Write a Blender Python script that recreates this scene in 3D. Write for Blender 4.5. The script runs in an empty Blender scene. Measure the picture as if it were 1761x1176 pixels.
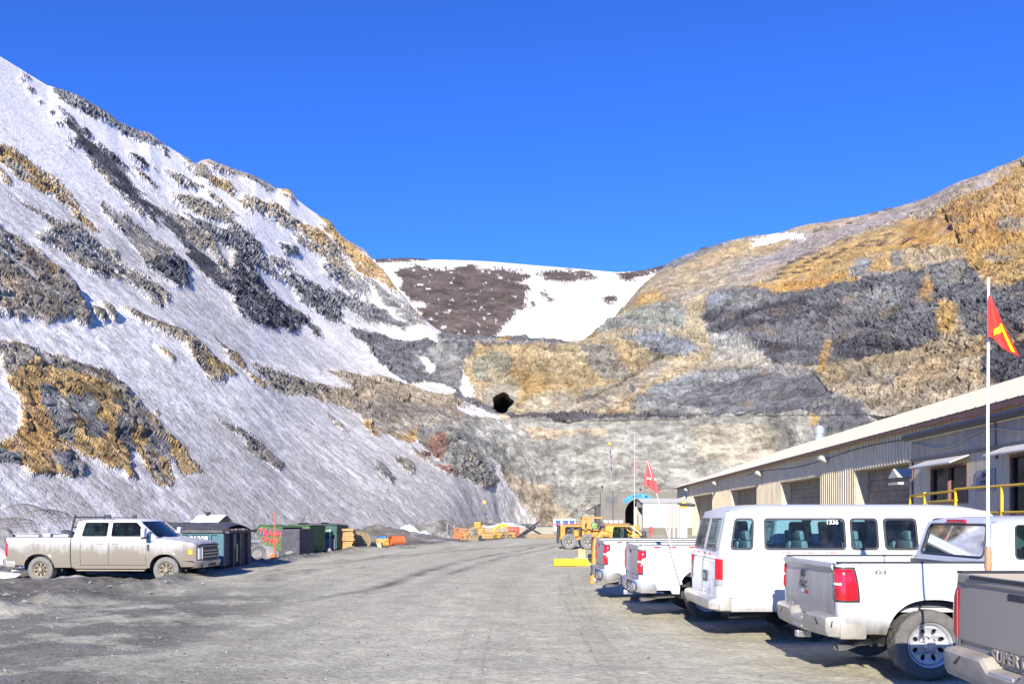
import bpy, bmesh, math, random
import numpy as np
from mathutils import Vector, Matrix
from mathutils.geometry import tessellate_polygon
sc = bpy.context.scene
# ------------------------------------------------------------ camera, sky, sun, exposure
F, CX, HY, EYE = 1425.0, 880.5, 888.0, 1.95      # focal length, centre and horizon in photo pixels, eye height
cd = bpy.data.cameras.new('camera'); cam = bpy.data.objects.new('camera', cd); sc.collection.objects.link(cam)
cam.location = (0, 0, EYE); cam.rotation_euler = (math.pi/2, 0, 0)
cd.sensor_width = 36; cd.lens = F/1761*36; cd.shift_y = (HY-588)/1761; cd.clip_end = 6000; cd.clip_start = .1
sc.camera = cam
SUN = Vector((.20, 1, -.46)).normalized()        # the way the light travels
sl = bpy.data.lights.new('sun', 'SUN'); sl.energy = 5.0; sl.angle = math.radians(.5); sl.color = (1, .94, .84)
so = bpy.data.objects.new('sun', sl); sc.collection.objects.link(so); so.rotation_euler = SUN.to_track_quat('-Z', 'Y').to_euler()
w = bpy.data.worlds.new('World'); sc.world = w; w.use_nodes = True
wn = w.node_tree; bg = wn.nodes['Background']; sky = wn.nodes.new('ShaderNodeTexSky')
sky.sky_type = 'NISHITA'; sky.sun_disc = False
sky.sun_elevation = math.asin(-SUN.z); sky.sun_rotation = math.atan2(-SUN.x, -SUN.y)
sky.altitude = 3500; sky.air_density = 1.0; sky.dust_density = .0; sky.ozone_density = 4.0
hs = wn.nodes.new('ShaderNodeMix'); hs.data_type = 'RGBA'; hs.blend_type = 'MULTIPLY'; hs.inputs[0].default_value = 1; hs.inputs[7].default_value = (.32, .68, 1.40, 1)
wn.links.new(sky.outputs[0], hs.inputs[6]); wn.links.new(hs.outputs[2], bg.inputs['Color']); bg.inputs['Strength'].default_value = .128
vs = sc.view_settings; vs.view_transform = 'Standard'; vs.look = 'None'; vs.exposure = .80; vs.gamma = 1
random.seed(4); rng = np.random.default_rng(5)

def at(px, py, Y): return Vector(((px-CX)/F*Y, Y, EYE+(HY-py)/F*Y))
def gnd(px, py): Y = EYE*F/(py-HY); return Vector(((px-CX)/F*Y, Y, 0))

# ------------------------------------------------------------ materials
MATS = {}
def newmat(name):
    m = bpy.data.materials.new(name); m.use_nodes = True; MATS[name] = m
    return m, m.node_tree, m.node_tree.nodes['Principled BSDF']
def nd(nt, typ, **kw):
    n = nt.nodes.new('ShaderNode'+typ)
    for k, v in kw.items():
        if k in n.inputs: n.inputs[k].default_value = v
        else: setattr(n, k, v)
    return n
def noise(nt, scale, detail=4, rough=.55, vec=None):
    n = nd(nt, 'TexNoise', Scale=scale, Detail=detail, Roughness=rough)
    if vec is None:
        tc = nd(nt, 'TexCoord'); vec = tc.outputs['Object']
    nt.links.new(vec, n.inputs['Vector']); return n.outputs['Fac']
def ramp(nt, fac, stops):
    r = nd(nt, 'ValToRGB'); e = r.color_ramp.elements
    while len(e) < len(stops): e.new(.5)
    for i, (p, c) in enumerate(stops): e[i].position = p; e[i].color = (*c, 1) if len(c) == 3 else c
    nt.links.new(fac, r.inputs[0]); return r.outputs[0]
def mixc(nt, fac, a, b, mode='MIX'):
    m = nd(nt, 'Mix', data_type='RGBA', blend_type=mode)
    for i, v in ((0, fac), (6, a), (7, b)):
        if hasattr(v, 'is_linked') or hasattr(v, 'links'): nt.links.new(v, m.inputs[i])
        else: m.inputs[i].default_value = v if i == 0 else (*v, 1)[:4]
    return m.outputs[2]
def bump(nt, h, dist, strength=1, normal=None):
    b = nd(nt, 'Bump', Strength=strength, Distance=dist); nt.links.new(h, b.inputs['Height'])
    if normal: nt.links.new(normal, b.inputs['Normal'])
    return b.outputs[0]
def mat(name, col, rough=.6, metal=0, var=.12, vs=3, bmp=0, coat=0, spec=.5):
    if name in MATS: return MATS[name]
    m, nt, p = newmat(name)
    if var:
        f = noise(nt, vs, 5); c = ramp(nt, f, [(.25, tuple(x*(1-var) for x in col)), (.75, tuple(min(1, x*(1+var)) for x in col))])
        nt.links.new(c, p.inputs['Base Color'])
    else: p.inputs['Base Color'].default_value = (*col, 1)
    p.inputs['Roughness'].default_value = rough; p.inputs['Metallic'].default_value = metal
    p.inputs['Coat Weight'].default_value = coat; p.inputs['Specular IOR Level'].default_value = spec
    if bmp: nt.links.new(bump(nt, noise(nt, vs*4, 4), bmp), p.inputs['Normal'])
    return m
def paint(name, col, dirt=(.26, .22, .165), z0=.2, z1=1.0, amount=1.0, top=0.0):
    """car paint with road dirt thickest low on the body (object z), streaky"""
    m, nt, p = newmat(name)
    tc = nd(nt, 'TexCoord'); sep = nd(nt, 'SeparateXYZ'); nt.links.new(tc.outputs['Object'], sep.inputs[0])
    mr = nd(nt, 'MapRange'); mr.inputs[1].default_value = z0; mr.inputs[2].default_value = z1
    mr.inputs[3].default_value = amount; mr.inputs[4].default_value = top; nt.links.new(sep.outputs['Z'], mr.inputs[0])
    mp = nd(nt, 'Mapping'); mp.inputs['Scale'].default_value = (1, 1, .22); nt.links.new(tc.outputs['Object'], mp.inputs[0])
    n1 = noise(nt, 9, 6, .65, mp.outputs[0]); n2 = noise(nt, 1.7, 3)
    ad = nd(nt, 'Math', operation='ADD'); nt.links.new(n1, ad.inputs[0]); nt.links.new(n2, ad.inputs[1])
    a2 = nd(nt, 'Math', operation='MULTIPLY_ADD'); nt.links.new(ad.outputs[0], a2.inputs[0]); a2.inputs[1].default_value = .6; a2.inputs[2].default_value = -.6
    a3 = nd(nt, 'Math', operation='ADD', use_clamp=True); nt.links.new(a2.outputs[0], a3.inputs[0]); nt.links.new(mr.outputs[0], a3.inputs[1])
    a4 = nd(nt, 'Math', operation='MULTIPLY'); nt.links.new(a3.outputs[0], a4.inputs[0]); 
    mm = nd(nt, 'Math', operation='MINIMUM'); nt.links.new(mr.outputs[0], mm.inputs[0]); mm.inputs[1].default_value = 1
    m5 = nd(nt, 'Math', operation='MULTIPLY_ADD', use_clamp=True); nt.links.new(mm.outputs[0], m5.inputs[0]); m5.inputs[1].default_value = 1.2; m5.inputs[2].default_value = .08
    nt.links.new(m5.outputs[0], a4.inputs[1])
    nt.links.new(mixc(nt, a4.outputs[0], col, dirt), p.inputs['Base Color'])
    rr = nd(nt, 'MapRange'); rr.inputs[3].default_value = .28; rr.inputs[4].default_value = .85; nt.links.new(a4.outputs[0], rr.inputs[0])
    nt.links.new(rr.outputs[0], p.inputs['Roughness']); p.inputs['Coat Weight'].default_value = .3; p.inputs['Coat Roughness'].default_value = .15
    return m
def glass(name, tint, trans=.75):
    m, nt, p = newmat(name); nt.nodes.remove(p)
    tr = nd(nt, 'BsdfTransparent'); tr.inputs[0].default_value = (*tint, 1)
    gl = nd(nt, 'BsdfGlossy', Roughness=.03); gl.inputs[0].default_value = (.9, .95, 1, 1)
    df = nd(nt, 'BsdfDiffuse'); df.inputs[0].default_value = (.35, .38, .36, 1)
    dn = noise(nt, 2.2, 8, .75); dr = nd(nt, 'MapRange'); dr.inputs[1].default_value = .5; dr.inputs[2].default_value = .85; dr.inputs[3].default_value = .015; dr.inputs[4].default_value = .13
    nt.links.new(dn, dr.inputs[0])
    fr = nd(nt, 'Fresnel', IOR=1.26); m1 = nd(nt, 'MixShader'); m2 = nd(nt, 'MixShader')
    nt.links.new(dr.outputs[0], m2.inputs[0]); nt.links.new(tr.outputs[0], m2.inputs[1]); nt.links.new(df.outputs[0], m2.inputs[2])
    nt.links.new(fr.outputs[0], m1.inputs[0]); nt.links.new(m2.outputs[0], m1.inputs[1]); nt.links.new(gl.outputs[0], m1.inputs[2])
    nt.links.new(m1.outputs[0], nt.nodes['Material Output'].inputs[0])
    return m

# ------------------------------------------------------------ objects
def tag(o, label=None, cat=None, group=None, kind=None):
    for k, v in (('label', label), ('category', cat), ('group', group), ('kind', kind)):
        if v: o[k] = v
    return o
def thing(name, label, cat, loc=(0, 0, 0), rz=0, group=None):
    o = bpy.data.objects.new(name, None); sc.collection.objects.link(o); o.location = loc; o.rotation_euler = (0, 0, rz)
    o.empty_display_size = .2
    return tag(o, label, cat, group)
def copy_tree(o, parent=None):
    c = o.copy(); sc.collection.objects.link(c); c.parent = parent
    for ch in list(o.children): copy_tree(ch, c)
    return c
class MB:
    def __init__(s): s.v = []; s.f = []; s.xf = Matrix()
    def put(s, vs, fs):
        b = len(s.v); s.v += [tuple(s.xf @ Vector(v)) for v in vs]; s.f += [tuple(b+i for i in f) for f in fs]; return s
    def box(s, x0, x1, y0, y1, z0, z1, ch=0):
        if ch:   # chamfered box
            c = min(ch, (x1-x0)*.45, (y1-y0)*.45, (z1-z0)*.45)
            bm = bmesh.new(); bmesh.ops.create_cube(bm, size=1)
            for v in bm.verts: v.co = ((x0+x1)/2+v.co.x*(x1-x0), (y0+y1)/2+v.co.y*(y1-y0), (z0+z1)/2+v.co.z*(z1-z0))
            bmesh.ops.bevel(bm, geom=list(bm.edges), offset=c, segments=2, profile=.6, affect='EDGES')
            bm.verts.index_update(); s.put([v.co for v in bm.verts], [[v.index for v in f.verts] for f in bm.faces]); bm.free(); return s
        vs = [(x, y, z) for x in (x0, x1) for y in (y0, y1) for z in (z0, z1)]
        return s.put(vs, [(0, 1, 3, 2), (4, 6, 7, 5), (0, 4, 5, 1), (2, 3, 7, 6), (0, 2, 6, 4), (1, 5, 7, 3)])
    def tube(s, pts, r, n=8, cap=True):
        pts = [Vector(p) for p in pts]; rs = r if isinstance(r, (list, tuple)) else [r]*len(pts); vs = []; fs = []
        up = None
        for i, p in enumerate(pts):
            d = (pts[min(i+1, len(pts)-1)]-pts[max(i-1, 0)]).normalized()
            if up is None: up = Vector((0, 0, 1)) if abs(d.z) < .9 else Vector((1, 0, 0))
            a = d.cross(up).normalized(); b = a.cross(d).normalized(); up = b
            for k in range(n):
                t = 2*math.pi*k/n; vs.append(p+(a*math.cos(t)+b*math.sin(t))*rs[i])
        for i in range(len(pts)-1):
            for k in range(n): fs.append((i*n+k, i*n+(k+1) % n, (i+1)*n+(k+1) % n, (i+1)*n+k))
        if cap: fs += [tuple(range(n))[::-1], tuple(range((len(pts)-1)*n, len(pts)*n))]
        return s.put(vs, fs)
    def lathe(s, prof, n=24, c=(0, 0, 0), axis='y'):
        """prof: (radius, along-axis)"""
        vs = []
        for r, a in prof:
            for k in range(n):
                t = 2*math.pi*k/n; u, v = r*math.cos(t), r*math.sin(t)
                vs.append({'y': (c[0]+u, c[1]+a, c[2]+v), 'z': (c[0]+u, c[1]+v, c[2]+a), 'x': (c[0]+a, c[1]+u, c[2]+v)}[axis])
        fs = [(i*n+k, i*n+(k+1) % n, (i+1)*n+(k+1) % n, (i+1)*n+k) for i in range(len(prof)-1) for k in range(n)]
        return s.put(vs, fs)
    def grid(s, nu, nv, fn, skip=None):
        vs = [fn(i/(nu-1), j/(nv-1)) for i in range(nu) for j in range(nv)]
        fs = [(i*nv+j, (i+1)*nv+j, (i+1)*nv+j+1, i*nv+j+1) for i in range(nu-1) for j in range(nv-1) if not (skip and skip(i, j))]
        return s.put(vs, fs)
    def panel(s, outer, holes, fn, th=0, nrm=(0, 0, 0)):
        """flat outline with holes, mapped by fn(u,v); th thickness along nrm"""
        loops = [[Vector((u, v, 0)) for u, v in outer]]+[[Vector((u, v, 0)) for u, v in h] for h in holes]
        tris = tessellate_polygon(loops); pts = [p for l in loops for p in l]
        A = [Vector(fn(p.x, p.y)) for p in pts]; s.put(A, tris)
        if th:
            o = Vector(nrm)*th; B = [a+o for a in A]; s.put(B, [t[::-1] for t in tris]); k = 0
            for l in loops:
                n = len(l)
                for i in range(n):
                    a, b = k+i, k+(i+1) % n; s.put([A[a], A[b], B[b], B[a]], [(0, 1, 2, 3)])
                k += n
        return s
    def build(s, name, m, parent=None, smooth=False, loc=None, sharp=35):
        me = bpy.data.meshes.new(name); me.from_pydata(s.v, [], s.f)
        bm = bmesh.new(); bm.from_mesh(me); bmesh.ops.remove_doubles(bm, verts=bm.verts, dist=.0004)
        bmesh.ops.recalc_face_normals(bm, faces=bm.faces)
        bm.to_mesh(me); bm.free()
        if smooth:
            me.polygons.foreach_set('use_smooth', [True]*len(me.polygons)); me.set_sharp_from_angle(angle=math.radians(sharp))
        o = bpy.data.objects.new(name, me); sc.collection.objects.link(o); o.data.materials.append(m)
        if parent: o.parent = parent
        if loc: o.location = loc
        return o
def rrect(x0, x1, z0, z1, r, n=5, skew=0):
    pts = []
    for cx, cz, a0 in ((x1-r, z1-r, 0), (x0+r, z1-r, 90), (x0+r, z0+r, 180), (x1-r, z0+r, 270)):
        for k in range(n+1):
            a = math.radians(a0+90*k/n); z = cz+r*math.sin(a); pts.append((cx+r*math.cos(a)+skew*(z-z0), z))
    return pts
def text_mesh(name, s, size, m, parent, M, ext=.004, align='CENTER', bold=0):
    c = bpy.data.curves.new(name, 'FONT'); c.body = s; c.size = size; c.extrude = ext; c.align_x = align; c.align_y = 'CENTER'; c.offset = bold; c.resolution_u = 3
    t = bpy.data.objects.new(name, c); sc.collection.objects.link(t)
    dg = bpy.context.evaluated_depsgraph_get(); me = bpy.data.meshes.new_from_object(t.evaluated_get(dg)); bpy.data.objects.remove(t)
    me.transform(M); me.materials.clear(); me.materials.append(m)
    o = bpy.data.objects.new(name, me); sc.collection.objects.link(o); o.parent = parent
    return o
# ------------------------------------------------------------ numpy noise
def _h(i, j, k, sd):
    h = (i*374761393+j*668265263+k*2147483647+sd*974634777) & 0xffffffff
    h = ((h ^ (h >> 13))*1274126177) & 0xffffffff
    h = ((h ^ (h >> 16))*2246822519) & 0xffffffff
    return ((h ^ (h >> 15)) & 0xffff)/32767.5-1
def vn(P, f, sd=0):
    q = P*f; i = np.floor(q).astype(np.int64); t = q-i; t = t*t*t*(t*(t*6-15)+10)
    x, y, z = t[:, 0], t[:, 1], t[:, 2]; r = 0
    for a in (0, 1):
        for b in (0, 1):
            for c in (0, 1):
                wgt = (x if a else 1-x)*(y if b else 1-y)*(z if c else 1-z)
                r = r+wgt*_h(i[:, 0]+a, i[:, 1]+b, i[:, 2]+c, sd)
    return r
def fbm(P, f, o=4, sd=0, g=.5):
    r = 0; a = 1; n = 0
    for k in range(o): r = r+a*vn(P, f*2.03**k, sd+k); n += a; a *= g
    return r/n
def ridged(P, f, o=3, sd=0, g=.55):
    r = 0; a = 1; n = 0
    for k in range(o): r = r+a*(1-2*np.abs(vn(P, f*2.1**k, sd+k))); n += a; a *= g
    return r/n
def blocky(P, f, sd=0):
    """cellular facets: each cell is a tilted plane -> broken rock"""
    q = P*f; i = np.floor(q).astype(np.int64); best = np.full(len(P), 9.); val = np.zeros(len(P)); sec = np.full(len(P), 9.)
    for a in (-1, 0, 1):
        for b in (-1, 0, 1):
            for c in (-1, 0, 1):
                ii, jj, kk = i[:, 0]+a, i[:, 1]+b, i[:, 2]+c
                dx = ii+.5+.42*_h(ii, jj, kk, sd)-q[:, 0]; dy = jj+.5+.42*_h(ii, jj, kk, sd+1)-q[:, 1]; dz = kk+.5+.42*_h(ii, jj, kk, sd+2)-q[:, 2]
                d = dx*dx+dy*dy+dz*dz; m = d < best
                sec = np.where(m, best, np.minimum(sec, d))
                tl = _h(ii, jj, kk, sd+3)+1.1*(dx*_h(ii, jj, kk, sd+4)+dy*_h(ii, jj, kk, sd+5)+dz*_h(ii, jj, kk, sd+6))
                val = np.where(m, tl, val); best = np.where(m, d, best)
    return val, np.sqrt(sec)-np.sqrt(best)
def inpoly(x, y, poly):
    n = len(poly); r = np.zeros(x.shape, bool)
    for i in range(n):
        x0, y0 = poly[i]; x1, y1 = poly[i-1]
        if y0 == y1: continue
        c = ((y0 > y) != (y1 > y)) & (x < (x1-x0)*(y-y0)/(y1-y0)+x0); r ^= c
    return r
# ------------------------------------------------------------ terrain
COL = dict(snow=(.84, .79, .705), dsnow=(.60, .59, .585), char=(.085, .082, .088), dgray=(.15, .148, .15), gray=(.235, .23, .215),
           brown=(.17, .125, .10), tan=(.38, .31, .215), tgray=(.29, .255, .20), ochre=(.44, .295, .125), orange=(.42, .255, .10),
           conc=(.262, .252, .215), red=(.32, .18, .13), pink=(.37, .305, .25), olive=(.27, .255, .19), pale=(.38, .34, .26), sand=(.41, .31, .17),
           road=(.51, .475, .345), mud=(.14, .127, .105))
def terrain_material(name, bstr, bscale, speck=(.62, .60, .58)):
    m, nt, p = newmat(name)
    a = nd(nt, 'VertexColor', layer_name='col'); g = nd(nt, 'TexCoord').outputs['Object']
    n1 = noise(nt, bscale*.35, 6, .6, g); n2 = noise(nt, bscale*2.2, 5, .7, g)
    v = nd(nt, 'TexVoronoi', Scale=bscale*1.3, feature='DISTANCE_TO_EDGE'); 
    wv = nd(nt, 'VectorMath', operation='ADD'); nz = nd(nt, 'TexNoise', Scale=bscale*1.0, Detail=3.0)
    nt.links.new(g, nz.inputs['Vector']); nt.links.new(g, wv.inputs[0]); nt.links.new(nz.outputs['Color'], wv.inputs[1]); nt.links.new(wv.outputs[0], v.inputs['Vector'])
    rock = a.outputs['Alpha']
    c1 = ramp(nt, n2, [(.25, (.62, .62, .62)), (.75, (1.35, 1.35, 1.35))])
    c2 = ramp(nt, n1, [(.3, (.82, .80, .80)), (.7, (1.16, 1.16, 1.14))])
    crack = ramp(nt, v.outputs['Distance'], [(.0, (.8, .8, .8)), (.05, (1, 1, 1))])
    k = mixc(nt, 1.0, c1, c2, 'MULTIPLY'); k = mixc(nt, 1.0, k, crack, 'MULTIPLY')
    ns = noise(nt, bscale*1.6, 6, .75, g); sp = ramp(nt, ns, [(.32, speck), (.52, (1, 1, 1))])
    kk = mixc(nt, rock, sp, k)
    nt.links.new(mixc(nt, 1.0, a.outputs['Color'], kk, 'MULTIPLY'), p.inputs['Base Color'])
    p.inputs['Roughness'].default_value = .9; p.inputs['Specular IOR Level'].default_value = .15
    hm = nd(nt, 'Math', operation='MULTIPLY_ADD'); nt.links.new(n2, hm.inputs[0]); hm.inputs[1].default_value = 1.0
    vm = nd(nt, 'Math', operation='MINIMUM'); nt.links.new(v.outputs['Distance'], vm.inputs[0]); vm.inputs[1].default_value = .25
    vq = nd(nt, 'Math', operation='MULTIPLY'); nt.links.new(vm.outputs[0], vq.inputs[0]); vq.inputs[1].default_value = .5; nt.links.new(vq.outputs[0], hm.inputs[2])
    ms = nd(nt, 'MapRange'); ms.inputs[3].default_value = .22; ms.inputs[4].default_value = 1.0; nt.links.new(rock, ms.inputs[0])
    h2 = nd(nt, 'Math', operation='MULTIPLY'); nt.links.new(hm.outputs[0], h2.inputs[0]); nt.links.new(ms.outputs[0], h2.inputs[1])
    nt.links.new(bump(nt, h2.outputs[0], bstr), p.inputs['Normal'])
    return m
def sheet(name, pos, nc, nr, col, rock, material):
    """pos: (nc*nr,3) column-major grid"""
    me = bpy.data.meshes.new(name); idx = np.arange(nc*nr).reshape(nc, nr)
    q = np.stack([idx[:-1, :-1], idx[:-1, 1:], idx[1:, 1:], idx[1:, :-1]], -1).reshape(-1, 4)
    me.vertices.add(nc*nr); me.vertices.foreach_set('co', pos.astype(np.float32).ravel())
    me.loops.add(len(q)*4); me.polygons.add(len(q)); me.loops.foreach_set('vertex_index', q.astype(np.int32).ravel())
    me.polygons.foreach_set('loop_start', np.arange(0, len(q)*4, 4, dtype=np.int32))
    me.polygons.foreach_set('use_smooth', np.ones(len(q), bool)); me.update(calc_edges=True)
    ca = me.color_attributes.new('col', 'FLOAT_COLOR', 'POINT'); ca.data.foreach_set('color', np.concatenate([col, rock[:, None]], 1).astype(np.float32).ravel())
    o = bpy.data.objects.new(name, me); sc.collection.objects.link(o); me.materials.append(material); o['kind'] = 'structure'
    return o
def normals(pos, nc, nr):
    g = pos.reshape(nc, nr, 3); du = np.gradient(g, axis=0); dv = np.gradient(g, axis=1)
    n = np.cross(dv, du).reshape(-1, 3); n /= np.linalg.norm(n, axis=1)[:, None]+1e-9
    s = np.sign(-(n*pos).sum(1)); return n*s[:, None]
def paintmap(PX, PY, polys, base, P, wf=.12, wamp=7, extra=None):
    """colour of each terrain vertex from hand-drawn patches of ground; edges frayed with noise"""
    col = np.tile(np.array(COL[base]), (len(PX), 1)); rock = np.zeros(len(PX)) if 'snow' in base else np.ones(len(PX))
    wx = fbm(P, wf, 6, 40, .68)*wamp*1.7; wy = fbm(P, wf, 6, 50, .68)*wamp*1.4
    g_ = np.random.default_rng(2); jt = np.where(PX > 830, 2.4, 1.0); X, Y = PX+wx+g_.normal(0, 1, len(PX))*jt, PY+wy+g_.normal(0, 1, len(PX))*jt*.7
    if extra is not None: X = X+extra; Y = Y+extra*.85
    for cls, poly in polys:
        xs = [p[0] for p in poly]; ys = [p[1] for p in poly]
        sel = np.nonzero((X > min(xs)-2) & (X < max(xs)+2) & (Y > min(ys)-2) & (Y < max(ys)+2))[0]
        if not len(sel): continue
        w = 0
        for dx, dy in ((-1.3, -.5), (1.3, -.9), (0, 1.5), (.2, 0)): w = w+inpoly(X[sel]+dx, Y[sel]+dy, poly)/4.
        c = np.array(COL[cls]); r = 0. if 'snow' in cls else 1.
        col[sel] = col[sel]*(1-w[:, None])+c*w[:, None]; rock[sel] = rock[sel]*(1-w)+r*w
    return col, rock
def zm(x0, y0, s, pts): return [(x0+a/s, y0+b/s) for a, b in pts]

# back mountain across the head of the valley
step = 1.6
pxs = np.arange(590, 1200, step); nr = 110
top = np.interp(pxs, [590, 640, 704, 745, 809, 850, 930, 980, 1060, 1101, 1142, 1200], [452, 446, 443.5, 446, 447.5, 450, 457, 461, 468.5, 466, 457, 452])
bot = np.full_like(pxs, 640.)
s = np.linspace(0, 1, nr)[None, :]; PYg = top[:, None]+(bot-top)[:, None]*s; PXg = np.repeat(pxs[:, None], nr, 1)
Yt = np.interp(pxs, [590, 800, 1000, 1200], [930, 960, 900, 820]); Yb = np.full_like(pxs, 520.)
Yg = 1/((1/Yt)[:, None]*(1-s**.8)+(1/Yb)[:, None]*s**.8)
pos = np.stack([(PXg-CX)/F*Yg, Yg, EYE+(HY-PYg)/F*Yg], -1).reshape(-1, 3); PXf, PYf = PXg.ravel(), PYg.ravel()
BACK = [('brown', [(643, 430), (704, 430), (745, 447), (688, 451), (646, 453)]),
 ('brown', [(678,465),(719,458),(735,463),(761,461),(809,455),(831,463),(869,461),(907,469),(917,472),(907,480),(891,485),(910,499),(904,515),(904,531),(888,538),(875,557),(853,576),(846,640),(818,640),(690,640),(729,560),(720,541),(704,522),(697,509),(689,493),(691,480),(681,471)]),
 ('brown', [(917,472),(958,466),(990,469),(1006,468),(1025,477),(1026,485),(993,485),(974,490),(945,484)]),
 ('brown', [(1060,472),(1101,465),(1142,440),(1200,440),(1200,470),(1130,468),(1111,474),(1079,484),(1063,480)]),
 ('brown', [(1037,512),(1050,506),(1063,507),(1061,519),(1041,525)]), ('brown', [(926,503),(939,501),(945,515),(955,519),(945,524),(932,512)]),
 ('brown', [(898,496),(910,492),(914,500),(904,503)]), ('brown', [(910,523),(918,520),(920,530),(912,532)]), ('brown', [(975,462),(985,462),(985,466),(976,466)]),
 ('snow', [(705,520),(732,525),(731,532),(710,531)])]
n = normals(pos, len(pxs), nr); COL['brown'] = (.115, .092, .078); col, rock = paintmap(PXf, PYf, BACK, 'snow', pos, .07, 5.5); COL['brown'] = (.17, .13, .105)
spk_ = np.clip(fbm(pos, .16, 3, 19, .7)*9-3.9, 0, 1)*rock; col = col*(1-spk_[:, None])+.7*spk_[:, None]; rock = rock*(1-spk_)
d = (fbm(pos, .02, 4, 3)*6+fbm(pos, .09, 3, 9)*1.5)*np.where(rock > .5, 1, .35)+rock*1.2
d *= np.clip((PYf-np.repeat(top, nr))/12+.15, 0, 1)
v = fbm(pos, .06, 5, 21, .65)[:, None]; col = np.where(rock[:, None] > .5, col*(1+.8*v)*np.array([1.03, 1, .97]), col)
pos = pos+n*d[:, None]
# far side of the ridge, falling away
g = pos.reshape(len(pxs), nr, 3); back = g[:, :1].copy(); back[:, :, 1] += 120; back[:, :, 2] -= 60
g = np.concatenate([back, g], 1); ext = lambda a: np.concatenate([a.reshape(len(pxs), nr, -1)[:, :1], a.reshape(len(pxs), nr, -1)], 1)
mback = terrain_material('far_rock', 2.5, .09, (.93, .93, .94))
sheet('back_mountain', g.reshape(-1, 3), len(pxs), nr+1, ext(col).reshape(-1, 3), ext(rock).reshape(-1), mback)

# hillsides and quarry benches: one sheet; each station lists seven break lines (row, distance)
def yp(px, py, T=.85):
    a = (px-CX)/F; b = (HY-py)/F; return (1.95+39.85*T)/(T*(.29-.957*a)-b)
ST = {
 -130: [(20, 158), (120, yp(-130, 120)), (228, yp(-130, 228)), (229, yp(-130, 229)), (402, yp(-130, 402)), (403, yp(-130, 403)), (893, yp(-130, 893))],
 0:    [(98, 184), (190, yp(0, 190)), (290, yp(0, 290)), (291, yp(0, 291)), (448, yp(0, 448)), (449, yp(0, 449)), (895, yp(0, 895))],
 90:   [(150, 201), (230, 152), (330, yp(90, 330)), (331, yp(90, 331)), (480, yp(90, 480)), (481, yp(90, 481)), (895, yp(90, 895))],
 200:  [(205, 228), (290, 170), (380, yp(200, 380)), (381, yp(200, 381)), (525, yp(200, 525)), (526, yp(200, 526)), (895, yp(200, 895))],
 310:  [(262, 262), (345, 195), (435, 145), (436, 144), (571, yp(310, 571)), (572, yp(310, 572)), (895, yp(310, 895))],
 430:  [(299, 300), (400, 226), (497, 162), (498, 161), (616, 119), (622, 114), (895, yp(430, 895))],
 510:  [(340, 322), (445, 262), (540, 190), (541, 189), (628, 140), (647, 131), (895, yp(510, 895))],
 600:  [(413, 345), (505, 285), (570, 214), (571, 213), (649, 166), (668, 150), (895, yp(600, 895))],
 640:  [(448, 345), (530, 290), (585, 222), (586, 220), (657, 172), (674, 156), (895, yp(640, 895))],
 700:  [(508, 320), (560, 265), (600, 226), (603, 222), (668, 184), (680, 166), (895, yp(700, 895))],
 775:  [(577, 280), (588, 250), (598, 228), (602, 218), (681, 190), (700, 172), (895, 135)],
 860:  [(580, 262), (588, 240), (598, 226), (602, 214), (708, 194), (716, 176), (897, 155)],
 970:  [(586, 256), (592, 238), (599, 225), (603, 212), (717, 192), (724, 176), (899, 171)],
 1003: [(588, 254), (591, 236), (597, 226), (601, 213), (716, 192), (723, 176), (899, 172)],
 1060: [(544, 300), (550, 250), (578, 226), (590, 212), (715, 192), (722, 176), (900, 172)],
 1115: [(482, 345), (526, 250), (570, 226), (588, 212), (714, 192), (721, 176), (900, 172)],
 1150: [(452, 352), (526, 248), (572, 226), (592, 212), (715, 191), (721, 175), (900, 172)],
 1215: [(427, 345), (519, 245), (582, 226), (592, 210), (712, 190), (719, 174), (901, 171)],
 1300: [(405, 335), (509, 238), (595, 219), (604, 204), (708, 184), (713, 169), (901, 166)],
 1390: [(385, 322), (501, 228), (606, 209), (616, 193), (708, 174), (713, 160), (902, 157)],
 1500: [(364, 305), (479, 212), (616, 191), (626, 174), (706, 158), (711, 146), (903, 143)],
 1600: [(328, 290), (467, 198), (615, 172), (626, 156), (700, 142), (706, 131), (905, 128)],
 1660: [(308, 282), (450, 190), (610, 162), (622, 146), (697, 134), (703, 124), (906, 120)],
 1761: [(270, 268), (436, 172), (600, 144), (614, 130), (692, 119), (698, 110), (908, 106)],
 1900: [(215, 250), (415, 150), (590, 122), (606, 110), (690, 100), (696, 92), (912, 88)],
}
ks = sorted(ST); A = np.array([ST[k] for k in ks], float)
step = 1.45; pxs = np.arange(-130, 1900, step); nc = len(pxs)
fy = np.stack([np.interp(pxs, ks, A[:, i, 0]) for i in range(7)], 1); fY = np.stack([np.interp(pxs, ks, A[:, i, 1]) for i in range(7)], 1)
RL = [(-130, 18), (0, 98), (40, 121), (82, 146), (110, 153), (143, 167), (184, 191), (204, 207), (238, 224), (258, 229), (279, 246), (303, 260), (337, 281), (348, 276), (360, 274), (375, 280), (388, 286), (410, 294), (419, 297), (438, 303), (457, 314), (475, 325), (496, 327), (511, 343), (530, 358), (549, 371), (568, 379), (584, 402), (603, 417), (626, 429), (645, 452), (660, 464), (676, 487), (697, 512), (715, 538), (735, 553), (758, 572), (775, 577), (860, 580), (896, 578), (903, 576), (908, 582), (960, 586), (974, 590), (1003, 590), (1060, 545), (1085, 516), (1115, 481), (1150, 452), (1180, 438), (1210, 427), (1255, 414), (1300, 405), (1340, 399), (1390, 385), (1440, 377), (1500, 366), (1560, 350), (1600, 335), (1640, 315), (1700, 296), (1761, 271), (1900, 210)]
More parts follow.
